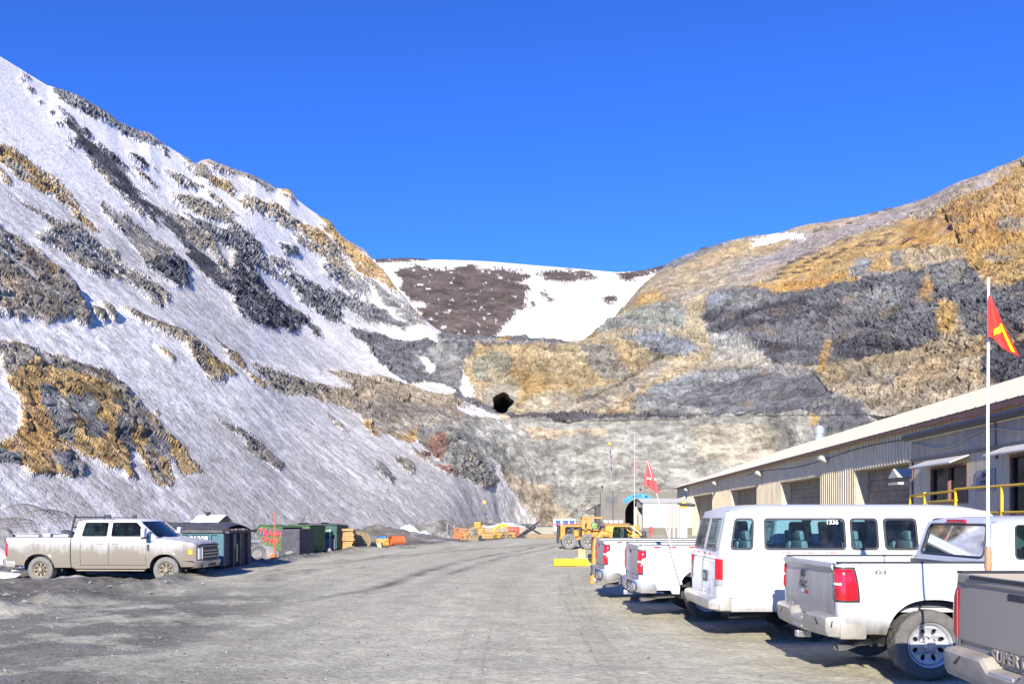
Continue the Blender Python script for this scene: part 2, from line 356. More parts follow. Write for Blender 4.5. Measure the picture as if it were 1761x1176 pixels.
_a = (pxs-CX)/F; _yf = np.clip(39.85/np.maximum(.29-.957*_a, .2), 40, 170); _pf = HY+F*(EYE+.35)/_yf
_w = np.clip((900-pxs)/120, 0, 1); fy[:, 6] = fy[:, 6]*(1-_w)+_pf*_w; fY[:, 6] = fY[:, 6]*(1-_w)+_yf*_w
fy[:, 6] += 6*(1-_w)
fy[:, 0] = np.interp(pxs, [p[0] for p in RL], [p[1] for p in RL])
kern = np.exp(-np.linspace(-2, 2, 61)**2); kern /= kern.sum()
def blur(a): return np.convolve(np.pad(a, 30, mode='edge'), kern, mode='valid')
for i in range(7):
    fY[:, i] = 1/blur(1/fY[:, i])
    if i: fy[:, i] = blur(fy[:, i])
for i in range(1, 7): fy[:, i] = np.maximum(fy[:, i], fy[:, i-1]+1)
nr = 400; pos = np.zeros((nc, nr, 3)); PYg = np.zeros((nc, nr))
for c in range(nc):
    yy = fy[c]; Yv = 1/fY[c]; s = np.linspace(yy[0], yy[-1], nr-6); s = np.sort(np.concatenate([s, yy[1:]]))[:nr]
    iy = np.interp(s, yy, Yv); Yc = 1/iy; PYg[c] = s
    pos[c, :, 0] = (pxs[c]-CX)/F*Yc; pos[c, :, 1] = Yc; pos[c, :, 2] = EYE+(HY-s)/F*Yc
PXf = np.repeat(pxs, nr); PYf = PYg.ravel(); pos = pos.reshape(-1, 3)
z1 = lambda p: zm(0, 80, 2.941, p); z3 = lambda p: zm(400, 250, 2.613, p); z4 = lambda p: zm(400, 600, 2.935, p); z5 = lambda p: zm(640, 420, 3.145, p); z6 = lambda p: zm(1040, 260, 2.352, p); z2 = lambda p: zm(0, 460, 2.673, p)
HILL = [
 # ---- right side and quarry walls
 ('tan', [(1003,560),(1060,530),(1115,470),(1150,440),(1300,395),(1500,355),(1761,240),(2000,100),(2000,1000),(975,1000),(840,760),(775,570),(860,570),(1003,590)]),
 ('pink', [(1370,395),(1500,355),(1640,300),(1761,240),(2000,100),(2000,200),(1761,285),(1686,328),(1640,340),(1600,368),(1480,405),(1380,445),(1310,478),(1250,495),(1270,460),(1340,430)]),
 ('gray', [(1130,450),(1210,418),(1260,405),(1255,418),(1200,440),(1160,462)]),
 ('ochre', [(1060,545),(1120,500),(1180,520),(1299,494),(1321,511),(1216,519),(1117,525)]),
 ('ochre', [(1299,494),(1338,473),(1380,447),(1444,417),(1482,405),(1550,388),(1614,366),(1644,341),(1686,328),(1761,285),(2000,180),(2000,480),(1761,490),(1703,498),(1678,464),(1656,443),(1605,456),(1597,468),(1529,473),(1465,485),(1393,502),(1321,511)]),
 ('orange', [(1560,390),(1640,350),(1760,310),(1761,400),(1700,420),(1640,410),(1560,420)]), ('orange', [(1321,505),(1400,470),(1460,480),(1393,502)]),
 ('tan', z6([(1200,400),(1420,400),(1480,440),(1380,460),(1310,480),(1210,480)])),
 ('gray', [(1460,478),(1465,455),(1478,447),(1492,445),(1500,465),(1500,480)]), ('gray', [(1529,430),(1550,430),(1553,468),(1537,462)]),
 ('tgray', z6([(1590,290),(1696,280),(1696,330),(1600,340)])), ('tgray', z6([(1530,430),(1640,420),(1640,450),(1540,455)])),
 ('sand', [(1180,526),(1216,519),(1210,560),(1225,585),(1223,625),(1180,645),(1125,664),(1087,694),(1095,720),(880,722),(850,700),(830,680),(805,660),(798,640),(806,615),(822,598),(1040,592),(1060,582),(1168,573)]),
 ('olive', [(999,591),(1012,566),(1037,547),(1063,534),(1117,525),(1180,526),(1184,541),(1168,573),(1136,568),(1085,569),(1053,576),(1031,582),(1006,592)]),
 ('orange', [(1017,580),(1040,579),(1030,586),(1010,590)]),
 ('gray', [(1066,592),(1110,580),(1180,583),(1205,600),(1180,612),(1110,603)]), ('char', [(1120,601),(1140,603),(1168,599),(1166,612),(1130,609)]),
 ('olive', [(815,625),(835,612),(875,615),(885,640),(870,660),(840,665),(815,655)]), ('pale', [(826,672),(850,660),(885,658),(895,680),(885,715),(865,712),(840,700)]),
 ('pale', [(905,690),(960,680),(1000,692),(985,721),(880,718)]), ('tan', z5([(1560,600),(1640,640),(1500,760),(1380,860),(1250,940),(1060,940),(1100,870),(1300,800),(1450,680)])),
 ('tgray', [(1000,606),(1040,600),(1075,640),(1100,668),(1060,665),(1010,640)]), ('tgray', z5([(1120,830),(1200,790),(1350,780),(1250,880),(1160,910)])),
 ('gray', [(1087,694),(1125,664),(1189,643),(1278,634),(1338,634),(1414,643),(1457,685),(1486,702),(1482,728),(1401,720),(1180,724),(1090,720)]),
 ('dgray', [(1150,690),(1230,660),(1320,640),(1400,650),(1440,685),(1390,705),(1230,715)]),
 ('dgray', [(1210,532),(1216,519),(1250,505),(1305,503),(1320,512),(1393,502),(1465,485),(1597,468),(1601,515),(1631,524),(1635,558),(1622,592),(1584,600),(1559,617),(1491,626),(1465,626),(1414,634),(1338,630),(1312,617),(1278,587),(1223,581),(1210,553)]),
 ('char', [(1212,540),(1300,540),(1400,518),(1470,530),(1440,560),(1330,575),(1225,578)]), ('char', [(1430,590),(1500,575),(1590,598),(1540,618),(1440,626)]), ('char', [(1290,590),(1360,600),(1330,628),(1312,617)]),
 ('gray', [(1218,522),(1300,516),(1330,522),(1300,535),(1216,536)]), ('gray', [(1440,520),(1500,500),(1560,500),(1560,530),(1480,545)]),
 ('pale', [(1223,583),(1278,587),(1312,617),(1338,632),(1278,632),(1223,621)]), ('pale', [(1455,660),(1510,670),(1500,695),(1460,690)]),
 ('tan', [(1414,634),(1465,626),(1559,617),(1640,600),(1700,598),(1690,640),(1761,650),(2000,640),(2000,760),(1600,720),(1500,702),(1440,680),(1420,660)]),
 ('tgray', [(1450,635),(1500,628),(1560,640),(1540,670),(1470,665)]),
 ('dgray', [(1601,456),(1669,451),(1678,473),(1703,507),(1761,490),(2000,440),(2000,560),(1761,558),(1737,583),(1703,600),(1695,575),(1669,583),(1652,536),(1635,524),(1601,519)]),
 ('gray', [(1610,465),(1665,458),(1672,490),(1620,500)]), ('ochre', [(1622,524),(1644,528),(1655,579),(1640,590),(1622,580)]),
 ('char', [(1695,600),(1761,580),(2000,560),(2000,650),(1761,651),(1720,660),(1686,643)]), ('orange', [(1590,520),(1603,475),(1612,500),(1605,525)]),
 ('orange', [(1404,650),(1420,585),(1432,590),(1420,640)]),
 ('conc', [(850,722),(877,716),(980,722),(1180,720),(1300,712),(1400,711),(1420,725),(1500,740),(2000,740),(2000,1000),(985,1000),(977,893),(962,872),(952,846),(940,837),(905,820),(870,790),(845,760)]),
 ('tan', [(880,728),(1060,726),(1040,750),(1000,745),(930,760),(900,750)]), ('pale', [(1180,716),(1290,708),(1340,750),(1330,800),(1200,790)]),
 ('dgray', [(1395,716),(1440,710),(1490,708),(1500,735),(1420,745)]), ('ochre', [(1383,715),(1408,712),(1405,728),(1388,730)]), ('tan', [(1490,706),(1650,690),(1650,740),(1500,735)]),
 ('char', [(1078,668),(1085,664),(1092,668),(1088,674),(1080,673)]),
 # ---- left bench wall (bare rock above the snow apron)
 ('tan', [(427,619),(468,634),(512,648),(557,661),(611,675),(590,660),(550,639),(604,651),(673,663),(717,672),(761,680),(782,682),(809,690),(846,706),(877,718),(880,740),(870,760),(985,893),(975,893),(955,870),(945,845),(938,838),(904,825),(877,811),(853,791),(822,776),(814,787),(819,801),(860,821),(843,842),(822,838),(802,818),(775,811),(761,794),(741,794),(713,784),(703,757),(683,757),(659,746),(638,729),(618,712),(591,699),(563,688),(529,675),(502,675),(468,665),(438,631)]),
 ('tgray', [(600,690),(700,700),(760,700),(800,720),(800,760),(740,750),(660,735),(620,708)]), ('tgray', [(440,625),(560,665),(560,680),(500,672),(468,660)]), ('conc', [(800,720),(877,722),(960,860),(945,838),(904,825),(853,791),(822,776),(800,800),(775,770)]),
 ('conc', [(720,740),(790,740),(850,800),(850,835),(822,836),(790,810),(740,780)]),
 ('ochre', [(683,745),(720,740),(715,765),(700,760)]), ('red', [(735,753),(761,750),(768,775),(757,792),(742,780)]), ('red', [(745,796),(785,806),(790,820),(765,812),(741,800)]),
 ('snow', [(783,702),(809,702),(843,706),(867,722),(826,722),(802,716)]), ('snow', [(790,686),(812,694),(835,705),(820,704),(798,697)]), ('snow', [(822,743),(842,746),(843,757),(828,752)]),
 ('snow', [(703,757),(722,755),(735,775),(752,785),(748,795),(726,782),(708,768)]), ('red', [(722,772),(740,778),(738,788),(722,782)]),
 # ---- grey wall of the upper bench
 ('dgray', [(599,556),(645,571),(675,587),(706,591),(744,594),(755,570),(860,570),(960,583),(975,590),(970,603),(822,600),(806,618),(792,645),(788,670),(800,688),(846,704),(870,716),(846,712),(782,688),(775,662),(745,652),(721,652),(706,656),(675,637),(645,617),(630,598),(607,583)]),
 ('gray', [(740,605),(800,605),(790,630),(785,660),(760,640)]), ('ochre', [(855,582),(875,584),(872,598),(856,597)]),
 ('snow', [(718,618),(730,617),(746,630),(740,637),(728,632)]), ('snow', [(722,655),(760,656),(776,665),(780,681),(740,676),(715,668)]),
 # ---- rock showing through the snow on the left mountain
 ('gray', [(82,130),(102,140),(143,150),(184,180),(204,196),(238,212),(258,215),(290,247),(279,250),(252,246),(221,232),(190,216),(163,202),(136,185),(102,165)]),
 ('char', [(150,178),(180,195),(200,212),(190,212),(165,198)]), ('pink', [(238,222),(258,215),(290,247),(279,250),(255,240)]),
 ('pink', [(303,255),(337,270),(350,265),(372,265),(400,280),(439,290),(440,316),(408,303),(374,300),(354,290),(333,286),(310,270)]),
 ('tgray', [(310,268),(323,276),(354,296),(391,318),(408,332),(398,336),(367,320),(340,303),(322,288)]), ('ochre', [(356,298),(391,314),(408,332),(395,334),(368,318)]),
 ('char', [(95,182),(125,205),(150,235),(185,258),(215,290),(245,330),(262,345),(300,372),(325,400),(345,430),(372,455),(395,480),(420,500),(455,520),(490,530),(525,545),(530,560),(500,572),(470,565),(440,540),(410,532),(395,505),(365,490),(350,470),(330,455),(300,420),(285,400),(262,385),(240,360),(215,330),(190,310),(165,280),(135,250),(120,222)]),
 ('tgray', [(150,262),(185,300),(230,350),(270,395),(262,392),(220,350),(190,320),(160,285)]),
 ('tgray', [(170,342),(200,365),(235,385),(262,410),(290,425),(310,445),(325,470),(300,480),(275,475),(250,455),(238,430),(232,410),(205,390),(185,370)]),
 ('char', [(255,448),(290,440),(318,458),(327,495),(300,494),(272,476)]), ('tgray', [(300,372),(340,392),(372,425),(400,470),(395,480),(360,445),(325,405)]),
 ('snow', [(236,350),(250,365),(276,406),(268,404),(250,382)]), ('snow', [(268,364),(285,383),(305,412),(330,445),(356,484),(340,478),(315,448),(290,413),(272,385)]), ('snow', [(348,420),(362,430),(390,470),(378,466),(358,440)]), ('snow', [(190,258),(200,262),(245,305),(262,330),(230,300)]),
 ('char', [(34,124),(50,131),(52,136),(38,130)]), ('char', [(32,133),(40,137),(42,141),(34,138)]), ('char', [(44,147),(58,152),(63,159),(52,155)]), ('char', [(66,171),(72,173),(74,178),(68,176)]), ('char', [(84,192),(91,194),(92,199),(86,198)]), ('char', [(88,210),(98,214),(103,221),(94,217)]),
 ('char', [(105,208),(120,216),(140,236),(148,248),(130,236),(112,220)]), ('char', [(115,234),(125,240),(135,255),(128,252)]), ('char', [(118,250),(128,258),(134,264),(124,260)]), ('char', [(134,212),(150,226),(165,243),(150,234)]),
 ('char', [(215,267),(240,273),(256,288),(252,294),(235,284),(220,275)]), ('brown', [(220,282),(245,300),(274,328),(262,324),(240,306)]), ('char', [(262,288),(272,293),(274,299),(266,296)]), ('char', [(270,250),(285,256),(290,268),(280,264)]),
 ('tgray', [(283,290),(300,298),(330,312),(357,328),(345,330),(318,326),(300,312)]), ('tan', [(303,302),(320,312),(318,324),(305,316)]),
 ('tgray', [(290,332),(315,338),(345,345),(375,360),(405,372),(440,400),(445,425),(410,408),(380,392),(350,380),(320,360),(300,345)]), ('tan', [(330,362),(370,372),(400,392),(380,388),(350,378)]),
 ('tan', [(360,333),(380,342),(408,370),(390,364),(370,350)]), ('dgray', [(312,365),(345,388),(385,405),(430,420),(440,440),(455,470),(430,465),(400,436),(370,420),(335,395)]),
 ('gray', [(417,296),(438,300),(457,311),(477,327),(461,330),(442,319),(423,306)]), ('ochre', [(478,322),(498,322),(514,342),(501,347),(484,336)]),
 ('ochre', [(545,362),(568,372),(590,398),(608,412),(632,426),(650,450),(664,462),(680,485),(700,512),(668,497),(645,482),(630,476),(614,464),(591,441),(565,405),(553,386)]), ('pale', [(608,425),(625,425),(635,440),(622,441)]),
 ('tan', [(404,346),(423,342),(450,353),(484,361),(503,376),(530,392),(553,403),(568,418),(584,441),(553,434),(534,415),(511,399),(477,388),(442,365)]), ('ochre', [(500,378),(550,405),(560,425),(520,400)]),
 ('tan', [(503,399),(526,411),(553,430),(580,441),(607,464),(637,487),(668,503),(691,518),(668,520),(630,497),(591,474),(565,459),(545,440),(511,420)]),
 ('tan', [(384,322),(398,326),(408,345),(398,342)]), ('tan', z1([(1190,770),(1240,770),(1294,820),(1280,850),(1230,820)])), ('tan', z1([(1050,740),(1120,780),(1200,850),(1150,840),(1080,790)])),
 ('gray', [(430,441),(457,457),(477,476),(500,464),(522,476),(538,491),(553,503),(584,518),(591,541),(591,556),(568,552),(545,541),(515,526),(503,506),(480,487),(454,476),(434,464)]),
 ('gray', [(561,495),(614,510),(645,545),(651,560),(630,556),(599,537),(584,518)]), ('dgray', [(500,470),(540,495),(590,545),(570,550),(520,515)]), 
 ('gray', [(400,380),(423,392),(446,415),(455,440),(430,440),(400,415),(385,400)]), ('tgray', [(457,441),(490,445),(512,470),(490,468),(470,458)]), ('gray', [(475,420),(500,425),(515,445),(490,440)]),
 ('char', [(400,426),(423,457),(450,495),(488,526),(526,545),(538,556),(557,581),(545,581),(526,558),(503,571),(473,570),(438,555),(415,540),(404,520),(395,500)]),
 ('gray', [(549,457),(584,464),(614,487),(637,510),(614,510),(584,495),(553,476)]), ('gray', [(614,480),(637,487),(668,503),(691,526),(718,545),(729,552),(706,556),(683,541),(664,526),(645,503),(622,495)]),
 ('dgray', [(626,518),(668,541),(706,556),(691,568),(660,556),(637,541)]), ('tgray', [(690,520),(720,540),(735,556),(720,552),(700,535)]),
 ('snow', [(645,560),(680,571),(720,580),(755,590),(790,598),(750,598),(700,590),(660,575)]), 
 ('tgray', [(0,385),(0,400),(20,406),(44,423),(65,434),(78,451),(102,467),(118,480),(123,494),(138,509),(150,535),(157,554),(153,563),(138,561),(123,550),(97,554),(82,561),(64,550),(49,546),(34,554),(15,550),(-140,530),(-140,370)]),
 ('tan', [(0,480),(25,485),(40,510),(30,548),(0,545)]), ('ochre', [(78,451),(90,462),(96,480),(84,478),(74,462)]), ('brown', [(30,425),(60,445),(90,500),(70,505),(45,470)]),
 ('tgray', [(178,524),(190,530),(204,548),(202,557),(188,548)]), ('tgray', [(157,532),(175,537),(187,552),(182,558),(165,548)]),
 ('tgray', [(17,333),(41,345),(82,362),(112,379),(136,379),(153,396),(177,420),(204,430),(218,454),(238,464),(262,482),(290,505),(298,518),(280,512),(275,530),(262,520),(245,500),(218,482),(195,480),(163,471),(136,455),(102,430),(68,413),(58,406),(92,390),(82,376),(51,359)]),
 ('gray', [(100,385),(160,405),(215,455),(200,465),(150,450),(105,425)]), ('snow', [(0,340),(50,358),(80,375),(90,390),(70,404),(30,398),(0,388)]),
 ('ochre', [(-140,190),(0,245),(20,253),(44,270),(68,287),(92,304),(112,321),(126,338),(136,355),(153,372),(177,398),(167,396),(146,379),(129,369),(119,352),(102,345),(92,328),(68,325),(51,315),(27,301),(14,287),(0,270),(-140,230)]),
 ('tgray', [(10,262),(40,285),(60,310),(40,305),(15,285)]), ('orange', [(140,362),(158,378),(177,398),(165,394)]), ('tan', [(100,318),(120,335),(130,352),(112,340)]),
 ('ochre', [(-140,240),(0,287),(10,298),(20,315),(10,311),(0,301),(-140,260)]),
 ('tan', [(210,531),(232,540),(254,552),(284,561),(318,568),(337,583),(355,602),(378,621),(408,641),(404,645),(382,640),(389,658),(370,655),(355,647),(337,625),(325,610),(314,591),(299,580),(284,576),(269,568),(254,561),(239,554),(224,542)]),
 ('ochre', [(350,612),(378,622),(408,641),(402,647),(375,640),(355,630)]), ('tgray', [(215,532),(285,560),(320,568),(345,590),(330,588),(300,572),(255,556)]),
 ('ochre', [(269,597),(284,604),(299,617),(296,621),(277,610)]), ('brown', [(365,572),(393,598),(423,628),(419,634),(397,617),(374,587)]),
 ('ochre', [(-140,575),(0,587),(30,591),(56,598),(86,610),(123,621),(157,632),(187,640),(206,658),(224,673),(243,696),(262,714),(284,741),(311,759),(325,782),(348,808),(318,811),(305,793),(290,770),(299,819),(294,830),(277,825),(254,800),(239,778),(228,759),(221,770),(228,797),(245,819),(224,815),(213,800),(187,800),(168,785),(142,778),(112,756),(108,752),(123,770),(150,797),(148,815),(127,819),(101,815),(56,815),(37,793),(0,789),(-140,780),(-140,760),(0,759),(30,744),(37,718),(34,692),(19,673),(4,655),(-140,640)]),
 ('tgray', [(-140,575),(0,587),(56,598),(123,621),(187,640),(224,673),(262,714),(220,700),(180,665),(120,640),(60,618),(20,640),(8,650),(-140,640)]), ('brown', [(120,622),(187,642),(210,665),(180,660),(140,640)]),
 ('orange', [(30,680),(55,660),(80,700),(100,760),(60,790),(20,788),(5,765),(38,745),(40,710)]),
 ('gray', [(112,678),(150,680),(165,700),(150,725),(120,712)]), ('gray', [(60,660),(100,670),(120,720),(130,760),(100,745),(70,700)]), ('gray', [(150,715),(180,735),(170,755),(140,745)]),
 ('gray', [(195,715),(215,725),(235,770),(215,775),(200,745)]), ('gray', [(250,740),(285,755),(300,790),(275,780),(255,765)]), ('gray', [(90,770),(125,775),(150,800),(146,817),(118,814),(95,795)]), ('gray', [(0,765),(35,775),(42,795),(0,790)]), ('tgray', [(240,760),(255,765),(297,815),(292,828),(270,815)]),
 ('tgray', [(180,690),(240,700),(290,760),(250,745),(210,720)]),
 ('snow', [(-140,650),(0,610),(4,655),(19,673),(34,692),(40,718),(30,744),(0,757),(-140,760)]),
 ('tgray', [(374,720),(404,729),(427,736),(451,753),(478,784),(492,794),(485,808),(461,791),(441,784),(427,777),(420,750),(400,740)]), ('dgray', [(422,741),(440,748),(440,760),(428,755)]),
 ('gray', [(640,789),(656,794),(666,808),(679,821),(679,832),(666,827),(656,815),(645,801)]), ('tgray', [(673,777),(690,781),(707,798),(713,813),(696,808),(683,794)]),
 ('ochre', [(623,716),(638,726),(656,747),(645,750),(628,733)]), ('tan', [(553,699),(577,716),(599,740),(584,733),(564,712)]), ('ochre', [(400,605),(420,631),(458,658),(451,665),(434,651),(420,634),(400,614)]),
 ('tan', [(268,706),(274,704),(276,712),(270,713)]), ('ochre', [(1287,411),(1287,411),(1288,412)]),
 ('snow', [(1287,413),(1310,406),(1338,400),(1360,401),(1384,403),(1380,411),(1338,412),(1295,416)]), ('snow', [(1358,450),(1364,448),(1366,452),(1359,454)]), ('snow', [(1697,305),(1706,301),(1702,309)]),
 ('mud', [(700,670),(717,671),(690,668),(604,650),(604,652)]),
]
n = normals(pos, nc, nr)
R4 = np.repeat(fy[:, 4], nr); R5 = np.repeat(fy[:, 5], nr); R2 = np.repeat(fy[:, 2], nr); R3 = np.repeat(fy[:, 3], nr)
# dirt blown over the snow: streaks that run straight down the slope, denser low down
dn = np.array([.957, -.29, 0.]); ac = np.array([.29, .957, 0.])   # downhill (plan) and along the slope foot
sd_, sa_ = pos@dn, pos@ac
warp = fbm(pos, .03, 3, 71)*5
Q = np.stack([sd_*.045, (sa_+warp)*.42, pos[:, 2]*.03], 1)
st = fbm(Q, 1.0, 4, 60, .6); Q2 = np.stack([sd_*.16, (sa_+warp)*1.5, pos[:, 2]*.1], 1); st2 = fbm(Q2, 1.0, 3, 66, .6)
low = np.clip((PYf-520)/330, 0, 1)*np.clip((1000-PXf)/250, 0, 1); midb = fbm(pos, .018, 3, 80)
st3 = fbm(pos*np.array([1, 1, .6]), .9, 3, 67, .7)
leftm = np.clip((820-PXf)/100, 0, 1)
col, rock = paintmap(PXf, PYf, HILL, 'snow', pos, .11, 8-2*0, None)
# snow lying in the gullies of the rock bands
thin = np.clip((fbm(Q2*np.array([.3, .8, .3]), 1.0, 4, 69, .65)+.35*fbm(pos, .5, 3, 70))*3.2-.55, 0, 1)*leftm*np.clip((700-PYf)/200, .2, 1)*rock*.62
col = col*(1-thin[:, None])+np.array([.66, .66, .68])*thin[:, None]; rock = rock*(1-thin)
dirt = np.clip(.50+.45*low+(st*.45+st2*.55)*(.6+.4*low)+st3*.8+midb*.8-np.clip((430-PYf)/300, 0, .5)-.35*((PXf > 430) & (PYf < 660)) - .5*(PXf > 1000), 0, 1)
snowm = (rock < .5)[:, None]
col = np.where(snowm, col*(1-dirt[:, None])+np.array([.46, .425, .365])*dirt[:, None], col)
# rock colour variation and strata
vv = fbm(pos, .06, 5, 22, .6); v2 = fbm(pos*np.array([.4, .4, 1.6]), .35, 4, 30, .6); pch = fbm(pos, .035, 4, 90, .6)
k = (1+(.62-.3*(PXf > 1000)*(PYf < 520))*v2+.22*vv)[:, None]
col = np.where(snowm, col, col*k)
tint = np.clip(pch*2.2, -1, 1)[:, None]; warm = (PXf > 800)[:, None] & (PYf < 725)[:, None] & (col.max(1) > .2)[:, None]
col = np.where(warm & ~snowm, col*(1+np.array([.08, -.02, -.22])*tint), col)
tn = np.clip(fbm(pos, .11, 4, 99, .6)*3-.55, 0, 1)[:, None]                       # grey slabs showing in the tan rock and tan in the grey
grey = np.array([.25, .243, .225]); col = np.where((~snowm) & (PYf[:, None] < 900), col*(1-.35*tn)+grey*.35*tn, col)
ww = fbm(pos, .4, 3, 111)*1.6                                              # level benches between the walls
bn = (PXf > 872) & (PXf < 1480) & (PYf+ww > R4+2) & (PYf+ww < R5); col[bn] = np.array([.125, .12, .12])*(1+.5*v2[bn, None])
cw = (PXf > 885) & (PXf < 1395) & (PYf+ww >= R5) & (PYf < R5+14) & (rock > .5); col[cw] = np.array(COL['conc'])*(1+.25*v2[cw, None])
bn2 = (PXf > 775) & (PXf < 1000) & (PYf+ww*.7 > R2) & (PYf+ww*.7 < R3); col[bn2] = np.array([.33, .31, .29]); rock[bn2] = 1
# scree and talus stay smooth, rock faces are broken
smooth = np.zeros(len(PXf))
for poly in ([(720,690),(795,700),(877,722),(1010,724),(1010,905),(940,905),(860,830)], [(95,182),(125,205),(150,235),(185,258),(215,290),(245,330),(300,372),(372,455),(395,480),(395,500),(350,470),(300,420),(240,360),(190,310),(135,250)], [(170,342),(235,385),(290,425),(310,445),(250,445),(205,390)], [(1003,590),(1060,530),(1150,440),(1300,395),(1761,240),(1761,300),(1644,341),(1480,405),(1299,494),(1210,519),(1063,534)], z5([(1560,600),(1640,640),(1500,760),(1380,860),(1250,940),(760,940),(800,870),(1000,820),(1100,870),(1300,800),(1450,680)]), [(1150,690),(1230,655),(1320,640),(1400,650),(1440,685),(1390,705),(1230,715)], [(1299,494),(1338,473),(1480,405),(1620,366),(1660,420),(1550,440),(1400,480)]):
    smooth = np.maximum(smooth, inpoly(PXf+fbm(pos, .1, 2, 7)*8, PYf, poly)*1.)
conc = np.clip((PYf-R5+2)/4, 0, 1)*np.clip((PXf-800)/90, 0, 1)
kd = np.clip(pos[:, 1]/175, .3, 1.25); sf = np.where(PXf < 640, 1.9, 1.0)[:, None]
b3, e3 = blocky(pos*np.array([.8, .8, 1.6])*sf, 1.0, 25)
b1, e1 = blocky(pos*np.array([1, 1, 1.25])*sf, .2, 5); b2, e2 = blocky(pos*np.array([.8, .8, 1.7])*sf, .55, 15)
r1 = ridged(pos*sf, .06, 4, 33, .6)
tilt = pos@np.array([[.95, .1, -.3], [.1, 1, .1], [.3, -.1, 1.9]]); r2 = ridged(tilt, .11, 5, 95, .62); r3 = ridged(tilt*np.array([1.6, 1.6, .7]), .3, 3, 97, .6)
rm = 1-leftm
rough = b1*(1.5-1.05*rm)+b2*(.7-.4*rm)+b3*(.12+.18*rm)+r1*(1.7-.2*rm)+(r2*1.7+r3*.7*rm)*(.35+.65*rm)+fbm(pos, .6, 3, 44, .65)*(.25+.45*rm)-np.clip(.16-e1, 0, .16)*6*(1-conc)-np.clip(.14-e2, 0, .14)*3
def gblur(a, k=3):
    a = a.reshape(nc, nr); 
    for ax in (0, 1):
        for _ in range(2): a = sum(np.roll(a, s_, ax) for s_ in range(-k, k+1))/(2*k+1)
    return a.ravel()
rocks = rock.copy(); rock = gblur(rock, 2)
rk = rock*(1-.85*smooth)*(1-.90*conc)*np.clip(((PXf-862)/40)**2+((PYf-697)/36)**2-.3, 0, 1)
lowl = np.clip((450-PXf)/250, 0, 1)*np.clip((PYf-350)/100, 0, 1)
upl = np.clip((760-PXf)/80, 0, 1)*(1-lowl)
col = np.where(snowm, col, col*(1+.20*b2+.20*b3)[:, None])
drk = np.clip(1-col.max(1)/.22, 0, 1)*(1-leftm); vein = np.clip(r3*2.2+r2*1.2-1.75+fbm(pos, .05, 3, 101)*1.6, 0, 1)*drk*.75
col = col*(1-vein[:, None])+np.array([.36, .36, .38])*vein[:, None]
rst = np.clip(fbm(tilt, .16, 4, 105, .65)*3.4-.75, 0, 1)*(1-leftm)*rock*(1-conc)*.3*(PYf > 500); col = col*(1-rst[:, None])+np.array([.36, .25, .12])*rst[:, None]
d = rk*rough*(.52-.20*leftm-.06*upl)+rock*(.30+.35*lowl)*(1-smooth)*(1-conc)+fbm(pos, .045, 3, 55)*(1.3*rock+.9)+(st*.07+st2*.03)*(1-rock)+smooth*rock*fbm(pos, .35, 3, 88)*.7
d += 0; d += conc*(fbm(pos*np.array([1, 1, .6]), .14, 4, 61, .6)*1.1+.14*ridged(pos, .3, 3, 62))
d *= kd
edge = np.clip((PYf-np.repeat(fy[:, 0], nr))/14, 0, 1); d *= .35+.65*edge
d *= np.clip((np.repeat(fy[:, 6], nr)-PYf)/25+.1, 0, 1)
vst = fbm(pos*np.array([1, 1, .12]), .35, 4, 63, .65)[:, None]; spk = np.clip(fbm(pos, .5, 3, 64, .7)*4-1.1, 0, 1)[:, None]
col = np.where(conc[:, None]*(~snowm) > .3, col*(1+.30*vst)*(1-.16*spk), col)
rock = rocks
# adit mouth: push the wall back into the hill
wob = fbm(pos, .35, 3, 92)
def hole(cx, cy, rx, ry, depth):
    q = (((PXf-cx)/rx)**2+((PYf-cy)/ry)**2)*(1+.8*wob); return np.clip((1.15-q)/.5, 0, 1)*depth
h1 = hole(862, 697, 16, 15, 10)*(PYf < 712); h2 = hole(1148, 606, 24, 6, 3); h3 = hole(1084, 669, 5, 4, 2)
pos = pos+n*(d-h1*.2-h2)[:, None]; pos[:, 1] += h1*1.5
col = np.where((h1 > 2)[:, None], np.array([.10, .09, .075]), col);  # mouth interior painted darker, adding to the shade of the recess
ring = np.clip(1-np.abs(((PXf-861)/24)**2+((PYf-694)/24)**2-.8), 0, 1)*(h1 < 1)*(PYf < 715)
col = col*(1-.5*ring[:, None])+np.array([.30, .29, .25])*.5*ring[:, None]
g = pos.reshape(nc, nr, 3)
back = g[:, :1].copy(); dirb = np.stack([np.where(pxs < 760, -1., .3), np.where(pxs < 760, .6, 1.), 0*pxs], 1)[:, None, :]
back = back+dirb*60; back[:, :, 2] -= 22; foot = g[:, -1:].copy(); foot[:, :, 2] = -4; foot[:, :, 1] -= 1
g = np.concatenate([back, g, foot], 1)
def ex(a, k): a = a.reshape(nc, nr, k); return np.concatenate([a[:, :1], a, a[:, -1:]], 1).reshape(-1, k)
mhill = terrain_material('hill_rock', .9, .6)
ho = sheet('hillside', g.reshape(-1, 3), nc, nr+2, ex(col, 3), ex(rock*(1-.62*conc), 1).reshape(-1), mhill)

fl_ = ex(rock*(1-conc)*(1-smooth), 1).reshape(nc, nr+2); fl_ = (fl_[:-1, :-1] < .5); ho.data.polygons.foreach_set('use_smooth', fl_.ravel())
